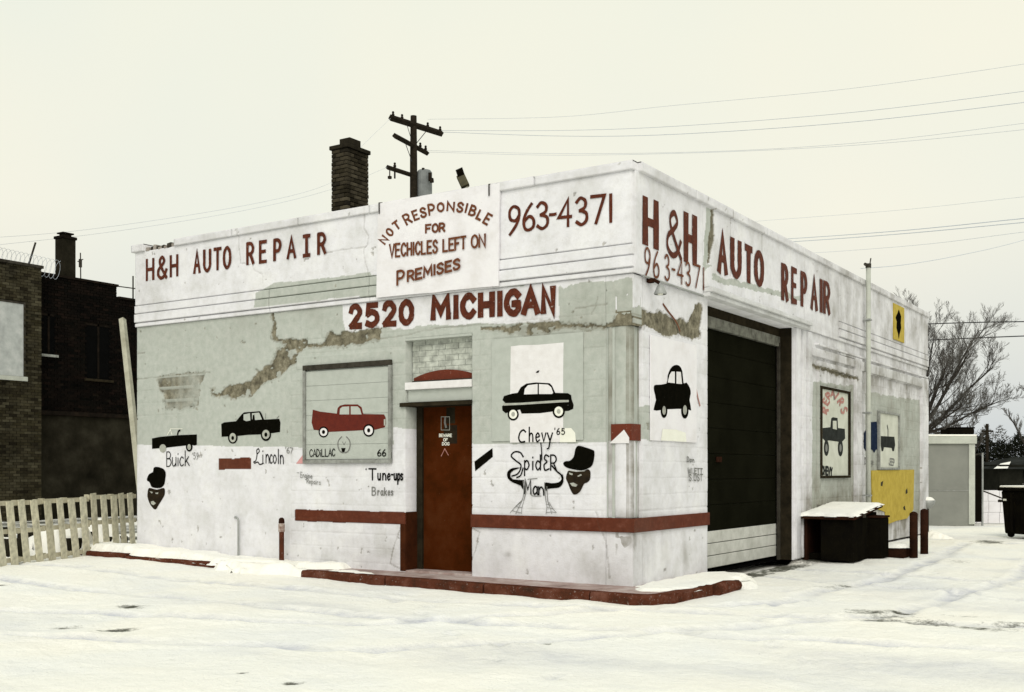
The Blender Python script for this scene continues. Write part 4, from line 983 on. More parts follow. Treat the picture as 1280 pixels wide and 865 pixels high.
I.line([('h',661,667),('e',669,675),('v',677,683),('y',684,691)], ((661,534),(691,534)), ((661,552),(691,552)), .019, 'black_paint').line([("'",693,694.5),('6',696,700),('5',702,706)], ((693,535),(706,536)), ((693,543),(706,543)), .013, 'black_paint')
T(I.build('painted_lettering', None), t)
# white panel on the side face with the rounded car
t = thing('painted_panel', 'narrow white panel with a rounded black car left of the garage door', 'panel', (0, 1.2, 1.86))
y0 = PS(813.5, 500, .048)[0]; y1 = PS(871, 500, .048)[0]
T(fbox('board', 'S', y0, y1, 1.87, 3.17, .033, .048, 'sign_white', None, .003), t)
I = Ink('S', .050)
I.poly([(817.5,483),(820,481),(833,479.5),(834.5,470),(838,461),(843,456.5),(849,457),(853,464),(854.5,479),(858,478),(862.5,485),(863.5,492),(862,500),(864,513),(858,511),(835,511.5),(826,512.5),(817,512.5),(820,500),(817.5,488)], 'black_paint', 2)
I.poly([(834.5,478),(837,468.5),(839.5,464.5),(843.5,464.5),(843.5,479)], 'white_paint').poly([(845.5,464.5),(851,465),(852.5,480),(845.5,479.5)], 'white_paint')
I.wheel(830,513.5,4.2,9,'black_paint').wheel(830,513,2.2,5.5,'grey_wheel').wheel(856,513.5,4.6,9.8,'black_paint').wheel(856,512.5,2.4,6,'grey_wheel')
I.poly([(828,536),(845,537),(857,541),(858,552.5),(826,550.5)], 'cream_paint')
T(I.build('painted_car', None), t)
# framed tall poster panel
def tall_panel(x0, x1, yt, yb, label):
    t = thing('painted_panel', label, 'panel', (0, (PS(x0, 550)[0]+PS(x1, 550)[0])/2, 1.3))
    a = PS(x0, yt, .06)[0]; b = PS(x1, yt, .06)[0]; z1 = PS(x0, yt, .06)[1]; z0 = PS(x0, yb, .06)[1]
    T(fbox('board', 'S', a+.04, b-.04, z0+.04, z1-.04, .034, .052, 'poster', None), t); return t, a, b, z0, z1
t, a, b, z0, z1 = tall_panel(1025, 1062, 482, 598, 'tall dark framed panel with arched red letters above a dark truck')
for q in ((a, b, z1-.045, z1), (a, b, z0, z0+.045), (a, a+.075, z0+.045, z1-.045), (b-.075, b, z0+.045, z1-.045)):
    T(fbox('frame_bar', 'S', q[0]+.001, q[1]-.001, q[2]+.001, q[3]-.001, .034, .085, 'jamb_brown', None, .004), t)
I = Ink('S', .054)
I.poly([(1028.5,535),(1038,534),(1039,523),(1041,521.5),(1047,522.5),(1047.5,535),(1056,536),(1056.5,548),(1052,553),(1047,552),(1036,550.5),(1032,552),(1028.5,548)], 'faded_black').poly([(1041,526),(1045.5,526),(1046,537),(1041,536)], 'poster')
I.wheel(1033,560,3.2,10,'faded_black').wheel(1033,560,1.4,5,'grey_paint').wheel(1050.5,560,3.2,10.5,'faded_black').wheel(1050.5,560,1.4,5,'grey_paint')
I.stroke([(1035,487),(1041,496),(1047,505)], .03, 'faded_black') if False else None
T(I.build('painted_car', None), t)
I = Ink('S', .054)
ar = [('F', 1029.5, 517, 70), ('R', 1031, 507, 60), ('E', 1034, 499, 40), ('E', 1038, 494, 15)]; 
def turned(I, ch, cx, cy, w, h, deg, th, m):
    c, s_ = math.cos(R(deg)), math.sin(R(deg)); q = []
    for (x, y) in ((-.5, .5), (.5, .5), (.5, -.5), (-.5, -.5)):
        X, Y = x*w, y*h; q.append((cx+X*c+Y*s_, cy-X*s_+Y*c))
    I.glyph(ch, q, th, m)
for ch, cx_, cy_, dg in (('R',1031,513,62),('E',1032.5,502,55),('P',1036,495,40),('A',1041,491.5,0),('I',1046,495,-35),('R',1051,502,-50),('S',1055,513,-62)): turned(I, ch, cx_, cy_, 5, 8, dg, .05, 'faded_red')
I.stroke([(1042,487),(1042.5,499)], .04, 'grey_paint')
I.line(spread('CHEVY',1027,1040,.2), ((1027,583),(1040,585)), ((1027,592),(1040,595)), .045, 'faded_black')
T(I.build('painted_lettering', None), t)
t, a, b, z0, z1 = tall_panel(1098, 1124, 513, 587, 'smaller grey framed panel with a dark jeep above the yellow paint on the side wall')
for q in ((a, b, z1-.045, z1), (a, b, z0, z0+.045), (a, a+.07, z0+.045, z1-.045), (b-.07, b, z0+.045, z1-.045)):
    T(fbox('frame_bar', 'S', q[0]+.001, q[1]-.001, q[2]+.001, q[3]-.001, .034, .085, 'grey_trim', None, .004), t)
I = Ink('S', .054)
I.poly([(1101,545),(1118,546),(1119,556),(1117.5,564),(1115.5,564),(1114.5,560),(1105,559),(1104,564),(1102,564),(1101,557)], 'faded_black').stroke([(1110,545),(1110,537),(1109,532)], .05, 'faded_black')
I.line(spread('JEEP',1111,1118,.2), ((1111,573),(1118,574)), ((1111,581),(1118,582)), .03, 'grey_paint')
T(I.build('painted_car', None), t)
# yellow square low on the side wall
t = thing('yellow_board', 'weathered yellow board with three dark marks low on the far side wall', 'board', (0, 12.2, .3))
Pp = [PS(*p, .04) for p in [(1089,588),(1142,587),(1141.5,612),(1141,637),(1133,648),(1120,651),(1107,656),(1106,640),(1090,634)]]
Pp = Pp[::-1]
n_ = len(Pp); fr = [(.055, u, v) for u, v in Pp]; bk = [(.034, u, v) for u, v in Pp]
T(MB().raw(fr+bk, [list(range(n_)), list(range(n_, 2*n_))[::-1]]+[(i, n_+i, n_+(i+1) % n_, (i+1) % n_) for i in range(n_)], 'yellow_paint').build('board', None), t)
I = Ink('S', .0565)
I.poly([(1101,603),(1104,601),(1103,608),(1101,607)], 'dark_frame').poly([(1132,613),(1134,610),(1134.5,616),(1132,618)], 'dark_frame').poly([(1129,634),(1131,632),(1132,638),(1129.5,637)], 'dark_frame')
T(I.build('dark_mark', None), t)
# yellow sign high on the parapet
t = thing('yellow_sign', 'small upright yellow sign with a dark figure high on the far parapet', 'sign', (0, 12.8, 4.3))
a = PS(1117.5, 400, .09)[0]; b = PS(1130.5, 400, .09)[0]
T(fbox('board', 'S', a, b, 4.27, 5.03, .068, .09, 'yellow_paint', None, .003), t)
I = Ink('S', .0915)
I.poly([(1123.5,387),(1125,391),(1126.5,396),(1126,404),(1126.5,410),(1124.5,418),(1123.5,424),(1122.5,417),(1120.5,410),(1121,402),(1119.5,397),(1122,391)], 'black_paint', 2)
T(I.build('emblem', None), t)
# warning sign
t = thing('warning_sign', 'square white sign board disclaiming responsibility for vehicles, hung over the front parapet', 'sign', (-3.0, -.07, 3.8))
sg = 0.075
tl, tr, br_, bl_ = PF(473,254,sg), PF(624,228.5,sg), PF(623,357,sg), PF(470.5,372.5,sg)
edge = []
def lerp(p, q, n): return [(p[0]+(q[0]-p[0])*i/n, p[1]+(q[1]-p[1])*i/n) for i in range(n)]
edge = lerp(bl_, br_, 8)+lerp(br_, tr, 6)+lerp(tr, tl, 12)+lerp(tl, bl_, 6)
edge = [(u+random.uniform(-.006, .006), v+random.uniform(-.006, .006)) for u, v in edge]; n_ = len(edge)
fr = [(u, -sg, v) for u, v in edge]; bk = [(u, -sg+.028, v) for u, v in edge]
T(MB().raw(fr+bk, [list(range(n_)), list(range(n_, 2*n_))[::-1]]+[(i, n_+i, n_+(i+1) % n_, (i+1) % n_) for i in range(n_)], 'sign_white').build('board', None), t)
I = Ink('F', sg+.002)
q = lambda x, y: (460+x/5.089, 210+y/5.089)
for ch, x, y, w_, h_, dg in (('N',100,457,44,52,52),('O',138,408,36,52,45),('T',182,365,40,54,35),('R',250,325,46,70,28),('E',303,300,38,62,20),('S',352,283,42,62,12),('P',405,265,46,72,8),('O',463,250,46,56,0),
      ('N',527,245,52,58,-4),('S',588,250,44,62,-10),('I',627,255,16,60,-14),('B',668,272,44,66,-20),('L',715,300,36,62,-26),('E',762,325,38,72,-30)):
    cx_, cy_ = q(x, y); turned(I, ch, cx_, cy_, w_/5.089*.86, h_/5.089*.9, dg, .031, 'thin_brown')
def ql(txt, x0, x1, ya, yb, ha, hb, w=.031, g=.25): 
    p0 = q(x0, ya); p1 = q(x1, yb); I.line(spread(txt, p0[0], p1[0], g), ((p0[0], p0[1]-ha/5.089), (p1[0], p1[1]-hb/5.089)), (p0, p1), w, 'thin_brown')
ql('FOR', 368, 490, 412, 402, 48, 50); ql('VECHICLES', 140, 445, 568, 537, 80, 76, .030, .3); ql('LEFT', 480, 625, 532, 512, 74, 76); ql('ON', 662, 750, 508, 500, 76, 78, .030, .2)
ql('P', 188, 235, 745, 735, 85, 85, .034); ql('REMISES', 255, 590, 722, 640, 62, 62, .034)
T(I.build('lettering', None), t)
for x in (479, 616):
    u, v = PF(x, 300)[0], 0; zt = PF(x, 254-(x-473)*.169, sg)[1]-.03
    T(MB().tube([(u, -sg-.012, zt-.12), (u, -sg-.014, zt+.03), (u, -.02, zt+.045)], .009, 'dark_frame', 6).build('hook', None), t)
# notice on the door
t = thing('door_notice', 'small dark beware of dog notice on the red door', 'notice', (-2.9, .27, 2.0))
I = Ink('F', -.2735)
T(MB().box((-2.99, .2725, 1.865), (-2.765, .2755, 2.115), 'face_brown').build('backing', None), t)
I.line(spread('BEWARE',549,565,.2), ((549,542.5),(565,542.5)), ((549,546),(565,546)), .009, 'cream_paint').line(spread('OF',554.5,560,.2), ((554,548),(560,548)), ((554,551.5),(560,551.5)), .009, 'cream_paint').line(spread('DOG',553,562,.2), ((553,553),(562,553)), ((553,556.5),(562,556.5)), .009, 'cream_paint')
I.d = -.2715
T(I.build('lettering', None), t)
t = thing('door_sticker', 'upright grey sticker above the dog notice on the red door', 'sticker', (-2.88, .27, 2.15))
T(MB().box((-2.945, .2725, 2.14), (-2.80, .2752, 2.36), 'jamb_brown').build('backing', None), t)
I = Ink('F', -.2715); I.stroke([(556.5,522),(556,528),(557.5,534)], .03, 'grey_paint').stroke([(551.5,521),(551.5,537.5),(562,537.5),(562,521),(551.5,521)], .006, 'grey_wheel')
T(I.build('print', None), t)
I = Ink('F', -.2715); I.stroke([(551.5,570),(556,561),(560.5,569)], .012, 'faded_red'); o = I.build('scratch_mark', door); 

# ------------------------------------------------------------------ fixtures
def floodlight(loc, rz, tilt, label, m='dark_frame', s=1.):
    t = thing('floodlight', label, 'lamp', loc, rz)
    MB().tube([(0, 0, -.3), (0, 0, .02)], .02, m, 8).tube([(0, 0, .0), (.05, 0, .06)], .022, m, 8).build('bracket', t)
    rt = Matrix.Rotation(tilt, 3, 'X')
    h = MB().box((-.1*s, -.07*s, .03), (.1*s, .09*s, .36*s), m, rt, (0, 0, .05)).build('housing', t, .01)
    MB().box((-.085*s, -.078*s, .05), (.085*s, -.071*s, .34*s), 'jamb_brown', rt, (0, 0, .05)).build('lens', t)
    MB().lathe((0, 0, 0), [(0, 0), (.035, 0), (.035, .012), (0, .014)], 'grey_wheel', 12).build('centre_stud', t)
    st = t.children[-1]; st.matrix_local = Matrix.Translation(rt @ Vector((0, -.079, .14)) + Vector((0, 0, .05))) @ Matrix.Rotation(tilt, 4, 'X') @ Matrix.Rotation(R(90), 4, 'X')
    return t
p = at(583, 234, 15.9)
fl = floodlight((p.x, p.y, p.z-.02), math.atan2(-fx, fy), R(-12), 'boxy floodlight tilted sideways on the roof edge above the warning sign', 'floodlight_case', .62); fl.rotation_euler = (0, R(-24), math.atan2(-fx, fy))
# corner lamp with conduit
y_, z_ = PS(816, 351, .1)
t = thing('wall_lamp', 'small bell shaped lamp on the side wall near the corner', 'lamp', (.067, y_, z_))
MB().tube([(0, 0, .0), (.05, .0, .01), (.11, .02, -.03)], .022, 'rust', 8).lathe((.0, 0, 0), [(.0, -.02), (.05, -.02), (.05, .03), (0, .03)], 'rust', 10).build('arm', t)
MB().lathe((.12, .03, -.17), [(.075, 0), (.08, .012), (.05, .08), (.03, .12), (0, .125)], 'galvanised', 16).build('lamp_shade', t, smooth=True)
MB().lathe((.12, .03, -.16), [(0, -.02), (.03, -.015), (.045, .02), (.04, .04)], 'cream_paint', 12).build('bulb', t, smooth=True)
o = MB().tube([(.075, .2, 3.852), (.078, .9, 3.850), (.078, 2.0, 3.848)], .013, 'galvanised', 6).build('conduit'); tag(o, 'thin grey conduit running along the side wall from the corner lamp', 'conduit')
# mast pipe
t = thing('service_mast', 'slim pale electrical mast pipe rising above the side parapet', 'mast', (.16, 9.76, 0))
MB().tube([(0, 0, .1), (0, 0, 5.45)], .045, 'shed_light', 10).build('pipe', t, smooth=True)
MB().tube([(-.02, -.16, 5.47), (-.02, .16, 5.47)], .03, 'dark_frame', 6).tube([(0, .05, 5.4), (.02, .1, 5.62)], .012, 'dark_frame', 6).tube([(0, 0, 5.42), (0, 0, 5.50)], .055, 'dark_frame', 8).build('weather_head', t)
for z in (1.0, 2.6, 4.4): MB().box((-.1, -.07, z), (.052, .07, z+.03), 'galvanised').build('strap', t)
# thin pipe and red pipe at the front wall
p = PF(298, 648, .06)
o = MB().tube([(p[0], -.06, .12), (p[0], -.06, p[1]-.03), (p[0]-.02, -.055, p[1]), (p[0]-.10, -.03, p[1]+.02), (p[0]-.16, .02, p[1]+.0)], .016, 'galvanised', 8).build('vent_pipe'); tag(o, 'thin grey pipe stub bent into the white front wall', 'pipe')
p = PF(352, 645, .18)
t = thing('standpipe', 'short red pipe with a peeling white collar beside the front wall', 'pipe', (p[0], -.18, .1))
MB().tube([(0, 0, 0), (.0, 0, .55)], .037, 'red_curb', 10).build('pipe', t)
MB().lathe((0, 0, .50), [(.045, 0), (.05, .02), (.048, .11), (.04, .13)], 'peeling_cap', 12).build('collar', t)
MB().lathe((.0, 0, .62), [(.04, 0), (.046, .02), (.04, .07), (.015, .09), (0, .09)], 'rust', 12).build('cap', t)
# clutter by the far side wall
t = thing('storage_bench', 'dark low storage bench with a sloping snow covered lid beside the garage door', 'bench', (.5, 6.8, 0))
def bx(name, a, b, m, t, bev=.006): return T(MB().box(a, b, m).build(name, None, bev), t)
bx('body', (.38, 6.10, .02), (.92, 6.94, .715), 'bin_dark', t); bx('rear_body', (.40, 6.95, .02), (.88, 7.62, .78), 'bin_dark', t); bx('side_board', (.06, 6.2, .0), (.12, 7.6, .70), 'rust', t); bx('shelf', (.1, 6.3, .02), (.4, 6.9, .12), 'bin_dark', t)
lid = MB().raw([(.02,6.04,.70),(.96,6.02,.70),(.96,7.72,.86),(.02,7.74,.86),(.02,6.04,.75),(.96,6.02,.75),(.96,7.72,.91),(.02,7.74,.91)], [(0,3,2,1),(4,5,6,7),(0,1,5,4),(1,2,6,5),(2,3,7,6),(3,0,4,7)], 'rust').build('lid'); T(lid, t)
for y in (6.3, 6.7): bx('plank_joint', (.898, y, .04), (.906, y+.012, .70), 'rust', t, 0)
bx('hinge', (.955, 6.5, .72), (.975, 6.62, .77), 'dark_frame', t, 0)
o = snow_patch('snow_cap', [(.03,6.05),(.95,6.03),(.95,7.7),(.03,7.72)], 0, .045, None, s=.04, ease=.05, drop=.005, zf=lambda x, y: .752+(y-6.04)*.094, noise=.2); T(o, t)
t = thing('oil_bin', 'dark square bin tucked half under the far end of the snowy lid', 'bin', (.8, 7.2, 0))
bx('body', (.885, 6.97, .02), (1.14, 7.42, .70), 'bin_dark', t, .02); bx('rim', (.884, 6.95, .70), (1.155, 7.44, .735), 'rust', t, .01)
t = thing('timber_kerb', 'low dark timber with snow on top between bin and bollards', 'timber', (1.25, 8.0, 0))
bx('beam', (.96, 7.52, .0), (1.36, 8.25, .17), 'rust', t, .01); o = snow_patch('snow_cap', [(.97,7.53),(1.35,7.53),(1.35,8.24),(.97,8.24)], .17, .06, None, s=.04, ease=.07, drop=.0); T(o, t)
for i, (x, y, zt, lb) in enumerate(((1.46,7.8,.775,'nearer dark red pipe bollard at the far end of the side wall'), (1.40,8.85,.79,'farther dark red pipe bollard beside the snow topped bowl'))):
    t = thing('bollard', lb, 'bollard', (x, y, 0), 0, 'pipe bollards by the side wall')
    MB().tube([(0, 0, -.05), (0, 0, zt-.03)], .068, 'rust', 14).build('pipe', t, smooth=True); MB().lathe((0, 0, zt-.03), [(.07, 0), (.066, .02), (.03, .045), (0, .05)], 'rust', 14).build('cap', t, smooth=True)
p = G(1159, 668)
t = thing('bowl_planter', 'dark bowl heaped with snow on a short post at the building corner', 'planter', (p.x, p.y, 0))
MB().tube([(0, 0, 0), (0, 0, .62)], .04, 'dark_frame', 8).build('post', t); MB().lathe((0, 0, .60), [(.03, 0), (.10, .03), (.17, .12), (.185, .2), (.17, .2), (.15, .15)], 'galvanised', 18).build('bowl', t, smooth=True)
MB().lathe((0, 0, .78), [(.17, -.02), (.16, .04), (.10, .09), (0, .105)], 'snow', 18).build('snow_cap', t, smooth=True)

# ------------------------------------------------------------------ chimney on the garage roof
CHX, CHY = -8.14, 4.08       # corner nearest the camera
ch = link('chimney', None, BLD)
cw, cdp = .40, .60
bkm = bpy.data.meshes.new('brick'); 
def brick_mesh(l_, w_, h_, m):
    b = bmesh.new(); bmesh.ops.create_cube(b, size=1); 
    for v in b.verts: v.co = Vector((v.co.x*l_, v.co.y*w_, v.co.z*h_))
    bmesh.ops.bevel(b, geom=b.edges[:]+b.verts[:], offset=.006, segments=1, affect='EDGES')
    me = bpy.data.meshes.new('brick'); b.to_mesh(me); b.free(); me.materials.append(M(m)); return me
bme = brick_mesh(.202, .10, .068, 'chim_brick'); bhalf = brick_mesh(.10, .10, .068, 'chim_brick')
nc = 0; ztop = at(434, 184, 21).z
x0, x1, y0, y1 = CHX-cw, CHX, CHY, CHY+cdp+.02
MB().box((x0+.012, y0+.012, 4.82), (x1-.012, y1-.012, ztop), 'chim_mortar').build('core', ch)
z = ztop-.04; row = 0
while z > 5.0:
    off = .105*(row % 2)
    def put(L, x, y, a):
        o = link('brick', bme, ch, (x, y, z)); o.rotation_euler = (0, random.uniform(-.015, .015), a+random.uniform(-.02, .02)); o.scale = (L/.202, 1, 1)
    for (A0, A1, fn) in ((x0, x1, lambda c, L: put(L, c, y0+.045+random.uniform(-.006, .006), 0)), (y0+.10, y1, lambda c, L: put(L, x1-.045+random.uniform(-.006, .006), c, math.pi/2))):
        q_ = A0-off
        while q_ < A1-.02:
            a_, b_ = max(q_, A0), min(q_+.204, A1); q_ += .212
            if b_-a_ > .03: fn((a_+b_)/2, b_-a_)
    z -= .0785; row += 1
MB().box((x0-.035, y0-.035, ztop), (x1+.035, y1+.035, ztop+.08), 'char_cap').build('cap', ch, .012)
MB().box((x0+.08, y0+.14, ztop+.08), (x1-.06, y1-.16, ztop+.24), 'char_cap').box((x0+.11, y0+.17, ztop+.241), (x1-.09, y1-.19, ztop+.245), 'dark_void').build('flue', ch, .01)
# ------------------------------------------------------------------ neighbouring brick building
NB = thing('brick_building', 'old dark two storey brick building behind the pallet fence, partly charred', 'building')
def brick_face(x, y0, y1, z0, z1, m, hole=None, seed=0):
    rnd = random.Random(seed); v = []; f = []; z = z0; row = 0
    while z < z1:
        y = y0-(row % 2)*.105
        while y < y1:
            a, b = max(y, y0)+.004, min(y+.2, y1)-.004; y += .21
            if b-a < .02: continue
            if hole and any(h[0] < (a+b)/2 < h[1] and h[2] < z+.03 < h[3] for h in hole): continue
            if rnd.random() < .012: continue
            d = x+rnd.uniform(-.006, .008); k_ = len(v); zt = min(z+.066, z1)
            v += [(d,a,z),(d,b,z),(d,b,zt),(d,a,zt),(x-.03,a,z),(x-.03,b,z),(x-.03,b,zt),(x-.03,a,zt)]
            f += [(k_,k_+1,k_+2,k_+3),(k_+3,k_+2,k_+6,k_+7),(k_,k_+4,k_+5,k_+1),(k_,k_+3,k_+7,k_+4),(k_+1,k_+5,k_+6,k_+2)]
        z += .076; row += 1
    me = bpy.data.meshes.new('brick_facing'); me.from_pydata(v, [], f); me.materials.append(M(m)); return stuff(link('brick_facing', me, NB))
NX = -21.2; wy0, wy1 = 4.4, PS(32, 400, NX)[0]; wz0, wz1 = PS(16, 470, NX)[1], PS(16, 376, NX)[1]
NY = PS(52, 400, NX)[0]
brick_face(NX, -2, NY, -.1, 7.02, 'dim_brick', [(wy0, wy1, wz0, wz1)])
MB().box((-30, -2, -.2), (NX-.03, NY-.02, 7.0), 'mortar').build('wall', NB)
wnd = link('window', None, NB)
MB().box((NX-.029, wy0+.01, wz0+.01), (NX-.02, wy1-.01, wz1-.01), 'boarded').build('pane', wnd)
MB().box((NX-.02, wy0-.05, wz0-.12), (NX+.05, wy1+.04, wz0), 'shed_light').build('sill', wnd, .01)
MB().box((NX-.02, wy0, wz1-.05), (NX-.004, wy1, wz1), 'dark_frame').box((NX-.02, wy1-.05, wz0), (NX-.004, wy1, wz1-.05), 'dark_frame').build('frame', wnd)
MB().box((-30, -2, 7.02), (NX+.05, NY+.04, 7.10), 'dark_frame').build('coping', NB, .01)
N2 = NX-.35; e1 = PS(146, 400, N2)[0]
z2 = PS(100, 351, N2)[1]; z3 = PS(158, 375, N2)[1]; zb = PS(100, 520, N2)[1]
w2 = [(PS(52, 400, N2)[0], PS(70, 400, N2)[0], PS(60, 443, N2)[1], PS(60, 392, N2)[1]), (PS(107, 400, N2)[0], PS(139, 400, N2)[0], PS(120, 474, N2)[1], PS(120, 405, N2)[1])]
brick_face(N2, NY, e1, zb, z2, 'black_brick', w2, 3); brick_face(N2, e1, 16, zb, z3, 'black_brick', None, 4)
MB().box((-30, NY, -.2), (N2-.03, e1, z2-.01), 'char_brick').box((-30, e1+.002, -.2), (N2-.032, 16, z3-.01), 'char_brick').build('wall', NB)
MB().box((N2-.02, NY, -.1), (N2+.05, 16, zb-.02), 'old_stucco').build('lower_wall', NB)
MB().box((N2-.02, NY, zb-.018), (N2+.14, 16, zb+.10), 'char_brick').build('ledge', NB, .01)
MB().box((-30, NY, z2), (N2+.05, e1+.04, z2+.07), 'char_brick').build('coping', NB, .01)
MB().box((-30, e1+.05, z3), (N2+.05, 16, z3+.07), 'char_brick').build('coping', NB, .01)
for (a, b, c, d) in w2:
    w_ = link('window', None, NB); MB().box((N2-.029, a, c), (N2-.018, b, d), 'dark_void').build('pane', w_); MB().box((N2-.02, a-.04, c-.07), (N2+.07, b+.04, c), 'grey_trim' if a < 7 else 'jamb_brown').build('sill', w_, .006)
    MB().box((N2-.017, (a+b)/2-.03, c), (N2-.004, (a+b)/2+.03, d), 'char_brick').box((N2-.017, a, d-.06), (N2-.004, b, d), 'char_brick').build('frame', w_)
# its chimney
nch = link('chimney', None, NB)
p = at(82, 350, 31); top = at(82, 293, 31).z
p.x = N2-.12
MB().box((p.x-.36, p.y, 6.3), (p.x, p.y+.42, top-.08), 'old_stucco').build('stack', nch, .01)
MB().box((p.x-.39, p.y-.03, top-.08), (p.x+.03, p.y+.45, top), 'char_brick').build('cap', nch, .01)
MB().box((p.x-.28, p.y+.08, top), (p.x-.08, p.y+.34, top+.07), 'old_stucco').box((p.x-.33, p.y+.03, top+.071), (p.x-.03, p.y+.39, top+.11), 'char_brick').build('flue', nch, .006)
def rod(name, pts, r, m, label, cat, group=None, n=6):
    o = MB().tube(pts, r, m, n).build(name); return tag(o, label, cat, group)
Zr = 30.5
rod('roof_post', [at(34, 337, Zr), at(44.5, 303, Zr)], .03, 'dark_frame', 'leaning dark post holding coiled wire on the brick roof', 'post')
t = thing('roof_antenna', 'thin dark antenna rod with a cluster of fittings beside the brick chimney', 'antenna', at(101, 352, 31.6))
T(MB().tube([at(101, 356, 31.6), at(100.5, 316, 31.6)], .018, 'dark_frame', 6).build('rod', None), t); T(MB().tube([at(100.5, 334, 31.6), at(100.5, 324, 31.6)], .05, 'dark_frame', 6).tube([at(97, 327, 31.6), at(104, 324, 31.6)], .014, 'dark_frame', 6).build('fitting', None), t)
t = thing('roof_pole', 'short dark pole with a cross arm at the right end of the brick roof', 'pole', at(166, 378, 33))
T(MB().tube([at(166.3, 380, 33), at(166.3, 345, 33)], .024, 'dark_frame', 6).build('rod', None), t); T(MB().tube([at(141, 357, 33), at(171, 361, 33)], .018, 'dark_frame', 6).build('arm', None), t)
# coiled wire
pts = []
for i in range(240):
    a = i*.42; q_ = i/239; c = at(-14+q_*88, 318+q_*20, 30.2); pts.append((c.x+.1*math.cos(a), c.y+math.sin(a)*.12, c.z+.25*math.cos(a)))
o = MB().tube(pts, .005, 'wire', 3, False).build('razor_wire'); tag(o, 'loose coil of razor wire along the brick parapet', 'wire')
p0 = at(153, 399, 21.5); p1 = at(181, 660, 19.6)
o = MB().tube([p0, p0.lerp(p1, .5), p1], .07, 'beam', 4).build('leaning_beam'); tag(o, 'long pale timber leaning against the left end of the garage', 'beam')
# ------------------------------------------------------------------ pallet fence
A = G(0, 711, .06); B = G(172, 688, .10); dirv = (B-A); Lf = dirv.length; dirn = Vector((dirv.x, dirv.y, 0)).normalized(); ang = math.atan2(dirn.y, dirn.x)
spx = [2.5, 17, 32.5, 48.5, 64, 79, 94, 107, 119, 132.5, 144, 154.5, 165]
def along(px):                      # distance along the fence line for a photograph column
    u = (px-CX)/F; n = Vector((fx+u*rx, fy+u*ry)); den = n.x*dirn.y-n.y*dirn.x
    return (n.x*(camy-A.y)-n.y*(camx-A.x))/den*1. if abs(den) > 1e-6 else 0
def along(px):
    u = (px-CX)/F; nx_, ny_ = fx+u*rx, fy+u*ry
    # camx + t*nx = A.x + s*dirn.x
    det = -nx_*dirn.y+ny_*dirn.x; bx_, by_ = A.x-camx, A.y-camy
    return (nx_*by_-ny_*bx_)/(nx_*dirn.y*-1+ny_*dirn.x) if det else 0
ss = [along(x) for x in spx]; sp_ = (ss[-1]-ss[0])/12
ss = [ss[0]-sp_*k_ for k_ in range(5, 0, -1)]+ss
groups = [ss[0:5], ss[5:9], ss[9:13], ss[13:18]]
plabels = ['leftmost wooden pallet of the fence, cut by the photo edge', 'wooden pallet second from the left in the upright pallet fence', 'wooden pallet third from the left in the upright pallet fence', 'wooden pallet nearest the garage in the upright pallet fence']
slat_me = {}
def slat_mesh(w, h):
    b = bmesh.new(); bmesh.ops.create_cube(b, size=1)
    for v in b.verts: v.co = Vector((v.co.x*w, v.co.y*.02, (v.co.z+.5)*h))
    bmesh.ops.bevel(b, geom=b.edges[:], offset=.003, segments=1, affect='EDGES'); me = bpy.data.meshes.new('slat'); b.to_mesh(me); b.free(); me.materials.append(M('slat_wood')); return me
smeshes = [slat_mesh(w_, h_) for w_, h_ in ((.145, .97), (.135, .99), (.155, .96))]
for gi, g in enumerate(groups):
    s0, s1 = g[0]-.1, g[-1]+.1; c = A+dirn*((s0+s1)/2); zb_ = .07+.03*gi/3+.02*(gi == 3)
    t = thing('pallet', plabels[gi], 'pallet', (c.x, c.y, zb_), ang, 'upright pallets used as a fence')
    t.rotation_euler = (R(-4+gi*1.2), R(random.uniform(-.4, .4)), ang); hw = (s1-s0)/2+.04
    for z in (.05, .48, .90): MB().box((-hw, .012, z), (hw, .05, z+.07), 'pallet_wood').build('rail', t)
    for x in (-hw+.03, 0, hw-.07):
        for z in (.05, .48, .90): MB().box((x, .052, z-.01), (x+.06, .13, z+.08), 'pallet_wood').build('block', t)
    for s_ in g:
        o = link('slat', random.choice(smeshes), t, (s_-(s0+s1)/2+.03, random.uniform(-.003, .003), random.uniform(-.015, .02))); o.rotation_euler = (0, R(-5+random.uniform(-1.6, 1.6)), 0)
# snowy clutter behind the fence
c = A+dirn*2.6
nrm = Vector((-dirn.y, dirn.x, 0))
for i, (s_, o_, w_, h_, lb) in enumerate(((1.3, 1.1, .5, .55, 'small snow covered heap behind the left pallets'), (2.3, .9, .8, .75, 'snow covered heap behind the middle pallets'), (3.5, 1.0, .6, .8, 'snow covered heap behind the right pallets'))):
    q_ = A+dirn*s_+nrm*o_; P = [(q_.x+w_*math.cos(a)*(1+.2*math.sin(3*a+i)), q_.y+w_*.7*math.sin(a)) for a in np.linspace(0, 2*math.pi, 11)[:-1]]
    t = thing('snow_heap', lb, 'heap', (q_.x, q_.y, .1), 0, 'snow heaps behind the pallet fence'); h_ *= .55
    o = snow_patch('snow', P, .1, h_, None, s=.06, ease=.3, seed=i*3., noise=.35); T(o, t)
    b_ = MB()
    for k_ in range(5):
        a = random.uniform(0, 6.28); x, y = q_.x+math.cos(a)*w_*.75, q_.y+math.sin(a)*w_*.5; b_.box((x-.14, y-.14, .05), (x+.14, y+.14, .3+random.random()*.3), 'old_stucco', Matrix.Rotation(a, 3, 'Z'))
    T(b_.build('rubble', None), t)
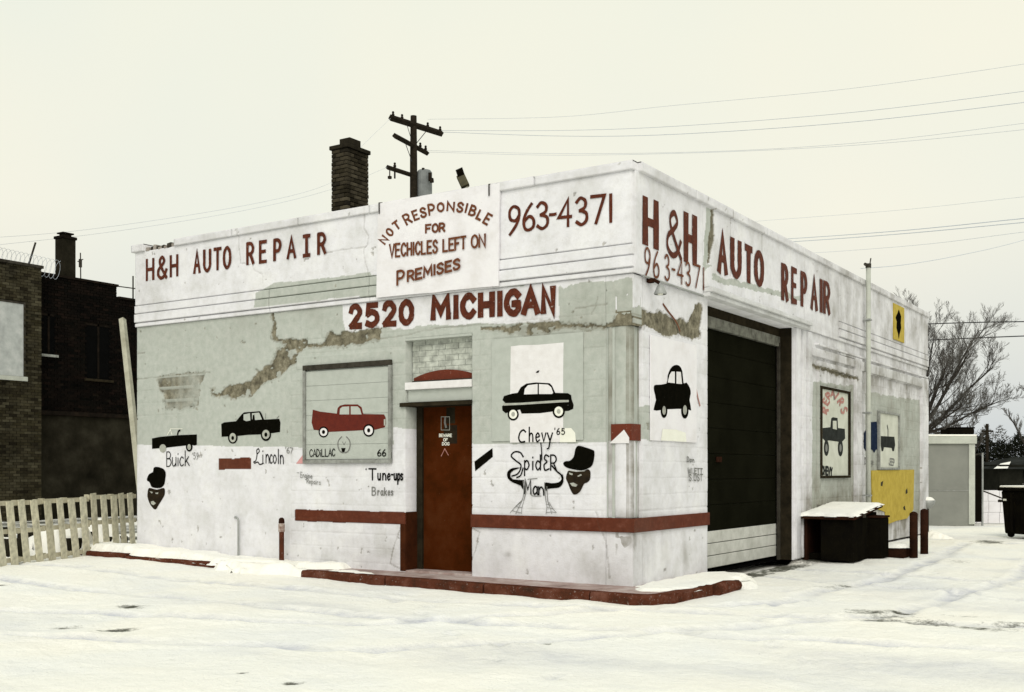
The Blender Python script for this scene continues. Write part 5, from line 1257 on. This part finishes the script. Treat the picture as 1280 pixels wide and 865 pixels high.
# ------------------------------------------------------------------ utility pole and wires
pz = lambda py, Z: at(517, py, Z).z
base = at(517, 588, 38); UP = thing('utility_pole', 'tall dark wooden utility pole with three cross arms behind the garage', 'utility pole', (base.x, base.y, 0))
T(MB().tube([(base.x, base.y, -.2), (base.x, base.y, pz(200, 38)), (base.x, base.y, pz(145, 38))], [.16, .13, .11], 'pole_wood', 10).build('pole', None), UP)
def arm(l, r_, th=.06, ins=()):
    T(MB().tube([l, l.lerp(r_, .5), r_], th*1.35, 'pole_wood', 4).build('cross_arm', None), UP)
    for k_ in ins:
        q_ = l.lerp(r_, k_); T(MB().lathe((q_.x, q_.y, q_.z+.06), [(.02, 0), (.05, .03), (.05, .09), (.03, .11), (.045, .14), (.03, .18), (0, .18)], 'pole_wood', 8).build('insulator', None), UP)
z1 = pz(156.5, 38)
a1l, a1r = atz(488, 147, z1), atz(552, 167, z1); arm(a1l, a1r, .085, (.05, .22, .72, .97))
z2_ = pz(182.5, 38); a2l, a2r = atz(493, 169.5, z2_), atz(534, 191.5, z2_); arm(a2l, a2r, .07, (.78, .95))
z3_ = pz(219, 38); a3l = atz(484, 209, z3_); a3r = at(515, 219, 38); arm(a3l, a3r, .06, (.3,))
T(MB().tube([a3l.lerp(a3r, .3), a3l.lerp(a3r, .3)+Vector((0, 0, -.3))], .03, 'pole_wood', 6).tube([a3l.lerp(a3r, .1), a3l.lerp(a3r, .1)+Vector((0, 0, -.3))], .02, 'pole_wood', 6).lathe(tuple(a3l.lerp(a3r, .1)+Vector((0, 0, -.38))), [(0, 0), (.07, .02), (.07, .1), (0, .12)], 'pole_wood', 8).build('hanging_insulator', None), UP)
for (q_, zz_) in ((.3, 1), (.72, 1)): 
    p_ = a1l.lerp(a1r, q_); T(MB().tube([p_, Vector((base.x, base.y, z1-.75))], .014, 'wire_dark', 4).build('brace', None), UP)
p_ = a2l.lerp(a2r, .3); T(MB().tube([p_, Vector((base.x, base.y, z2_-.7))], .014, 'wire_dark', 4).build('brace', None), UP)
p_ = at(530.5, 214, 38.2); zc = at(530, 250, 38.2).z
tr_ = T(MB().lathe((p_.x, p_.y, zc-.1), [(0, 0), (.27, 0), (.27, p_.z-zc+.05), (.22, p_.z-zc+.12), (0, p_.z-zc+.14)], 'transformer', 18).build('transformer', None, smooth=False), UP)
T(MB().tube([at(537.5, 216, 37.9), at(537.5, 226, 37.9)], .06, 'pole_wood', 8).tube([at(539.5, 223, 37.8), at(540, 228, 37.8)], .07, 'pole_wood', 8).tube([at(529, 214, 38), at(529, 210, 38)], .05, 'pole_wood', 8).build('bushing', None), UP)
def wire(pts, r, label, m='wire', n=4):
    W_ = [at(*p) for p in pts]; out = []
    for i in range(len(W_)-1):
        a = W_[max(i-1, 0)]; b = W_[i]; c = W_[i+1]; d = W_[min(i+2, len(W_)-1)]
        for k_ in range(8):
            t_ = k_/8; out.append(.5*((2*b)+(-a+c)*t_+(2*a-5*b+4*c-d)*t_*t_+(-a+3*b-3*c+d)*t_**3))
    out.append(W_[-1]); o = MB().tube(out, r, m, n).build('overhead_wire'); tag(o, label, 'wire', 'overhead wires')
wire([(552,163,39),(700,163,36),(840,158,33),(1060,141,30),(1280,114,27),(1400,95,25)], 0.0066, 'upper of the two close wires running right from the top cross arm')
wire([(553,165,39),(700,170,36),(840,168,33),(1060,153,30),(1280,128,27),(1400,110,25)], 0.0078, 'lower of the two close wires running right from the top cross arm')
wire([(535,149,38),(700,146,36),(840,132,33),(1060,111,30),(1280,80,27),(1400,60,25)], 0.0048, 'highest and faintest wire running to the right edge of the sky')
wire([(532,188,39),(700,192,36),(900,189,33),(1090,177,30),(1280,154,27),(1400,138,25)], 0.0048, 'third wire down, from the second cross arm')
wire([(534,190,39),(700,194,36),(900,190,33),(1090,180,30),(1280,162,27),(1400,147,25)], 0.0048, 'fourth wire down, from the second cross arm')
wire([(488,148,37),(440,195,36),(410,230,35.5),(300,258,34.5),(100,288,33),(-60,300,32)], 0.0042, 'upper faint wire sloping down to the left from the pole')
wire([(484,209,37),(410,238,36),(300,264,35),(130,291,33.5),(-60,312,32)], 0.0042, 'lower faint wire sloping down to the left from the pole')
wire([(860,285,60),(940,277,55),(1120,263,46),(1280,246,40),(1400,235,36)], 0.0060, 'faint single wire above the pair of thick cables')
wire([(930,301,60),(1000,297.5,55),(1130,288,46),(1280,273,40),(1400,262,36)], 0.0156, 'upper of the two thick cables over the side parapet')
wire([(930,305,60),(1000,301.5,55),(1130,292,46),(1280,278,40),(1400,268,36)], 0.0156, 'lower of the two thick cables over the side parapet')
wire([(980,318,60),(1050,314,55),(1160,305,46),(1280,290,40),(1400,276,36)], 0.0078, 'single wire just below the thick cables')
wire([(1076,335.5,21.6),(1130,331,22.5),(1200,319,24),(1280,300,26),(1400,262,28)], 0.0060, 'service wire swooping up from the mast')
wire([(1140,405.5,50),(1220,403,48),(1280,402,46),(1400,400,44)], 0.0234, 'upper dark wire crossing the bare tree', 'wire_dark')
wire([(1140,426,50),(1220,422.5,48),(1280,420,46),(1400,416,44)], 0.0234, 'lower dark wire crossing the bare tree', 'wire_dark')
# ------------------------------------------------------------------ shed, gate, bin
SH = thing('metal_shed', 'grey flat roofed metal shed with snow on its edge beyond the garage', 'shed', at(1190, 657, 28.6)*1)
SH.location.z = 0; s0 = G(1150, 655.5); s1 = G(1212, 659.5); zt = at(1190, 545, 29).z
ZS = 29.5; s0 = at(1153, 655, ZS); s1 = at(1217, 655, ZS); dv_ = (s1-s0); dv_.z = 0; wS = dv_.length; aS = math.atan2(dv_.y, dv_.x); zt = at(1190, 544.5, ZS).z; SH.location = (s0.x, s0.y, 0); SH.rotation_euler = (0, 0, aS)
hs_ = zt-.0
MB().box((-.6, .0, .0), (wS, 2.4, hs_-.05), 'shed_metal').build('wall', SH, .01)
for z in (.95,): MB().box((-.6, -.012, z), (wS-.12, 0, z+.02), 'grey_trim').build('seam', SH)
MB().box((-.7, -.08, hs_-.22), (wS+.06, .0-.002, hs_-.02), 'shed_light').build('fascia', SH, .01)
MB().box((wS-.14, -.03, .05), (wS+.03, -.003, hs_-.222), 'shed_light').build('corner_post', SH, .01)
MB().box((wS+.001, .2, .05), (wS+.03, 2.3, hs_-.05), 'dark_frame').build('side_panel', SH)
MB().box((-.7, -.08, hs_-.018), (wS+.06, 2.5, hs_+.03), 'snow').build('snow_cap', SH, .02)
t = thing('roof_crate', 'flat black crate lying on the shed roof', 'crate', at(1198, 544, 30)); t.rotation_euler = (0, 0, aS)
MB().box((-.35, -.3, .02), (.32, .4, .17), 'bin_dark').build('body', t, .03); MB().box((-.2, -.25, .171), (.36, .35, .215), 'bin_dark').build('lid', t, .02)
ga = G(1222, 657); t = thing('chain_gate', 'dark narrow gate frame standing just right of the shed', 'gate', (ga.x, ga.y, 0), aS)
gh = at(1222, 566, 1370*1.5/(657-588)).z
for x in (-.12, .13): MB().tube([(x, 0, 0), (x, 0, gh)], .03, 'dark_frame' if x < 0 else 'galvanised', 8).build('post', t)
MB().box((-.10, -.01, .1), (.11, .01, gh-.1), 'bin_dark').build('mesh_panel', t)
MB().tube([(-.12, 0, gh-.06), (.13, 0, gh-.02)], .022, 'dark_frame', 6).build('top_rail', t); MB().tube([(.13, 0, .95), (1.2, .1, .55)], .02, 'dark_frame', 6).build('brace', t)
p = G(1238, 655); t = thing('white_drum_wall', 'low stained white block wall beyond the gate', 'wall', (p.x, p.y, 0), aS)
for r_ in range(3):
    for c_ in range(5): MB().box((-.7+c_*.32+(r_ % 2)*.02, 0, .02+r_*.31), (-.7+c_*.32+.312+(r_ % 2)*.02, .18, .02+r_*.31+.302), 'sign_white').build('block', t, .006)
p = G(1251, 671); q_ = G(1330, 677); t = thing('dumpster', 'dark green black bin with a snowy lid cut by the right photo edge', 'bin', (p.x, p.y, 0), math.atan2(q_.y-p.y, q_.x-p.x))
bw = 1.25; b_ = MB(); hb = 1.04
b_.raw([(.05,.06,.08),(bw-.05,.06,.08),(bw-.05,.85,.08),(.05,.85,.08),(0,0,hb),(bw,0,hb),(bw,.95,hb),(0,.95,hb)], [(0,3,2,1),(4,5,6,7),(0,1,5,4),(1,2,6,5),(2,3,7,6),(3,0,4,7)], 'bin_dark').build('body', t, .03)
MB().box((-.06, -.05, hb), (bw+.05, .98, hb+.07), 'bin_dark').build('lid', t, .02); MB().box((-.03, -.02, hb+.071), (bw+.03, .95, hb+.12), 'snow').build('snow_cap', t, .03)
for x in (.3, .62, .94): MB().box((x, -.028, .12), (x+.05, .03, hb-.03), 'bin_dark').build('rib', t, .006)
MB().box((.08, -.012, .82), (.17, .0-.002, .86), 'cream_paint').build('sticker', t)
MB().box((-.05, -.04, .78), (.0, .4, .84), 'dark_frame').build('side_handle', t, .005)
for x in (.15, bw-.2):
    MB().tube([(x, .12, .08), (x+.06, .12, .08)], .08, 'bin_dark', 12).build('wheel', t)
p = G(1170, 672); t = thing('snow_lump', 'small lump of dirty snow on the ground in front of the shed', 'snow lump', (p.x, p.y, 0))
o = snow_patch('snow', [(p.x+.35*math.cos(a), p.y+.2*math.sin(a)) for a in np.linspace(0, 6.28, 9)[:-1]], .0, .13, None, s=.03, ease=.15, noise=.9); T(o, t)
# ------------------------------------------------------------------ bare trees
def grow(mbT, mbS, p, d, L, r_, depth, rnd, spread_=.25, up=.08, minr=.006):
    n = 5; pts = [p]; rr = [r_]; dd = d.normalized()
    for i in range(n):
        dd = (dd+Vector((rnd.uniform(-.12, .12), rnd.uniform(-.12, .12), rnd.uniform(-.08, .12)+up*.4))).normalized()
        pts.append(pts[-1]+dd*L/n); rr.append(r_*(1-.5*(i+1)/n))
    (mbT if depth >= 3 else mbS).tube(pts, rr, 'bark' if depth >= 3 else 'twig', 6 if depth >= 4 else 3, False)
    if depth == 0: return
    k_ = {4: 4, 3: 4, 2: 4, 1: 3}.get(depth, 4)
    for i in range(k_):
        t_ = .25+.75*(i+rnd.random()*.6)/k_; j = min(n-1, int(t_*n)); q = pts[j].lerp(pts[j+1], min(1, t_*n-j)); ax = dd.cross(Vector((rnd.uniform(-1, 1), rnd.uniform(-1, 1), rnd.uniform(-1, 1)))).normalized()
        nd = (Matrix.Rotation(rnd.uniform(.35, .5+spread_), 3, ax) @ dd); nd.z += up
        grow(mbT, mbS, q, nd, L*rnd.uniform(.5, .72)*(1.1-.35*t_), max(minr, rr[j]*.55), depth-1, rnd, spread_, up, minr)
def tree(px, py_base, Z, limbs, label, seed, minr=.008, depth=4, group=None, trunk_r=.25, shrink=1.):
    rnd = random.Random(seed); b0 = at(px, 588, Z); b0.z = -.1
    t = thing('bare_tree', label, 'tree', b0, 0, group); A_, B_ = MB(), MB()
    fork = at(px, py_base, Z)
    A_.tube([b0, b0.lerp(fork, .5)+Vector((.05, 0, 0)), fork], [trunk_r*1.3, trunk_r*1.05, trunk_r*.9], 'bark', 10, False)
    for (tx, ty, dz, r_) in limbs:
        r_ *= .72; tx = px+(tx-px)*shrink; ty = py_base+(ty-py_base)*shrink
        e_ = at(tx, ty, Z+dz); d = e_-fork; L = d.length; m1 = fork.lerp(e_, .35)+Vector((0, 0, -.04*L)); m2 = fork.lerp(e_, .7)+Vector((0, 0, .0))
        A_.tube([fork, m1, m2, e_], [r_, r_*.75, r_*.5, r_*.25], 'bark', 7, False)
        for k_ in range(10):
            t_ = .25+.75*k_/9; q = (fork.lerp(m1, t_/.35) if t_ < .35 else m1.lerp(m2, (t_-.35)/.35) if t_ < .7 else m2.lerp(e_, (t_-.7)/.3))
            ax = d.cross(Vector((rnd.uniform(-1, 1), rnd.uniform(-1, 1), rnd.uniform(-1, 1)))).normalized(); nd = Matrix.Rotation(rnd.uniform(.3, .95), 3, ax) @ d.normalized(); nd.z += .12
            grow(A_, B_, q, nd, L*.36*(1.15-.5*t_), r_*.34*(1.1-.6*t_), depth-1, rnd, minr=minr)
    T(A_.build('trunk', None), t); o = T(B_.build('crown', None), t); return t
tree(1146, 545, 46, [(1192,436,-1,.17),(1240,385,1,.13),(1262,440,0,.13),(1272,492,-1,.10),(1172,395,2,.11),(1136,372,2,.12),(1215,500,-2,.10),(1225,420,-3,.10)], 'large bare leafless tree leaning right behind the far corner of the garage', 11, minr=.0045, shrink=.82, depth=5)
tree(1285, 560, 70, [(1262,520,0,.12),(1290,490,0,.12),(1305,520,0,.12)], 'smaller hazy bare tree at the right photo edge', 5, minr=.014, depth=3)
tree(1215, 570, 85, [(1200,535,0,.12),(1216,525,0,.12),(1232,540,0,.12)], 'distant low bare tree seen just above the shed', 6, minr=.02, depth=3)
tree(1180, 570, 80, [(1165,520,0,.12),(1184,515,0,.12),(1196,530,0,.12)], 'distant bare tree behind the shed roof', 8, minr=.018, depth=3)
# far hedge of dark scrub and trees as one mass
def thicket(name, x0, x1, ytop, Z, m, seed, n=5200, label=None):
    rnd = random.Random(seed); v = []; f = []
    for i in range(n):
        px = rnd.uniform(x0, x1); hgt = ytop + 6*math.sin(px*.11+seed)+4*math.sin(px*.31); py = rnd.uniform(hgt, 600); p = at(px, py, Z+rnd.uniform(-3, 3)); s_ = rnd.uniform(.12, .5)
        a = Vector((rnd.uniform(-1, 1), rnd.uniform(-1, 1), rnd.uniform(-.4, 1.))).normalized()*s_; b = Vector((rnd.uniform(-1, 1), rnd.uniform(-1, 1), rnd.uniform(-.3, .6))).normalized()*s_*.4
        k_ = len(v); v += [p, p+a, p+b]; f.append((k_, k_+1, k_+2))
    me = bpy.data.meshes.new(name); me.from_pydata([tuple(p) for p in v], [], f); me.materials.append(M(m)); return stuff(link(name, me))
o = thicket('far_scrub', 1120, 1420, 549, 95, 'evergreen', 2, 30000); tag(o, 'dark far off scrub and trees along the skyline at the right', 'scrub')
o = thicket('far_scrub', 1100, 1460, 541, 130, 'far_twig', 6, 16000); tag(o, 'grey hazy far off woods above the dark scrub', 'woods')
# distant dark house with a snow streaked roof
Zh = 75; p = at(1268, 600, Zh); p.z = 0
t = thing('distant_house', 'far dark house with a snow streaked gable roof at the right edge', 'house', p, math.atan2(ry, rx))
MB().box((-1.0, 0, -.1), (7, 6, 1.9), 'hazy_wall').build('wall', t)
v_ = [(-1.6,-.5,1.6),(7,-.5,1.6),(7,6.5,1.6),(-1.6,6.5,1.6),(1.2,3,2.45),(7,3,2.45)]
MB().raw(v_, [(0,1,5,4),(2,3,4,5),(3,0,4),(1,2,5),(0,3,2,1)], 'house_roof').build('roof', t)
MB().raw([(-1.65,-.52,1.62),(-.7,-.52,1.64),(.3,1.2,2.12),(-.4,1.2,1.98)], [(0,1,2,3)], 'snow').build('snow_patch', t)
for x in (.6, 3.2): 
    w_ = MB().box((x, -.03, .6), (x+.9, 0-.002, 1.5), 'dark_void').build('window', t); MB().box((x-.05, -.05, .54), (x+.95, -.001, .6), 'grey_trim').build('sill', w_)
p = at(1234, 600, 80); p.z = 0
t = thing('distant_pole', 'short far off utility pole above the dark scrub', 'utility pole', p); MB().tube([(0, 0, 0), (0, 0, 4.9)], .11, 'pole_wood', 6).build('pole', t); MB().box((-.4, -.05, 4.3), (.4, .05, 4.42), 'pole_wood').build('cross_arm', t)
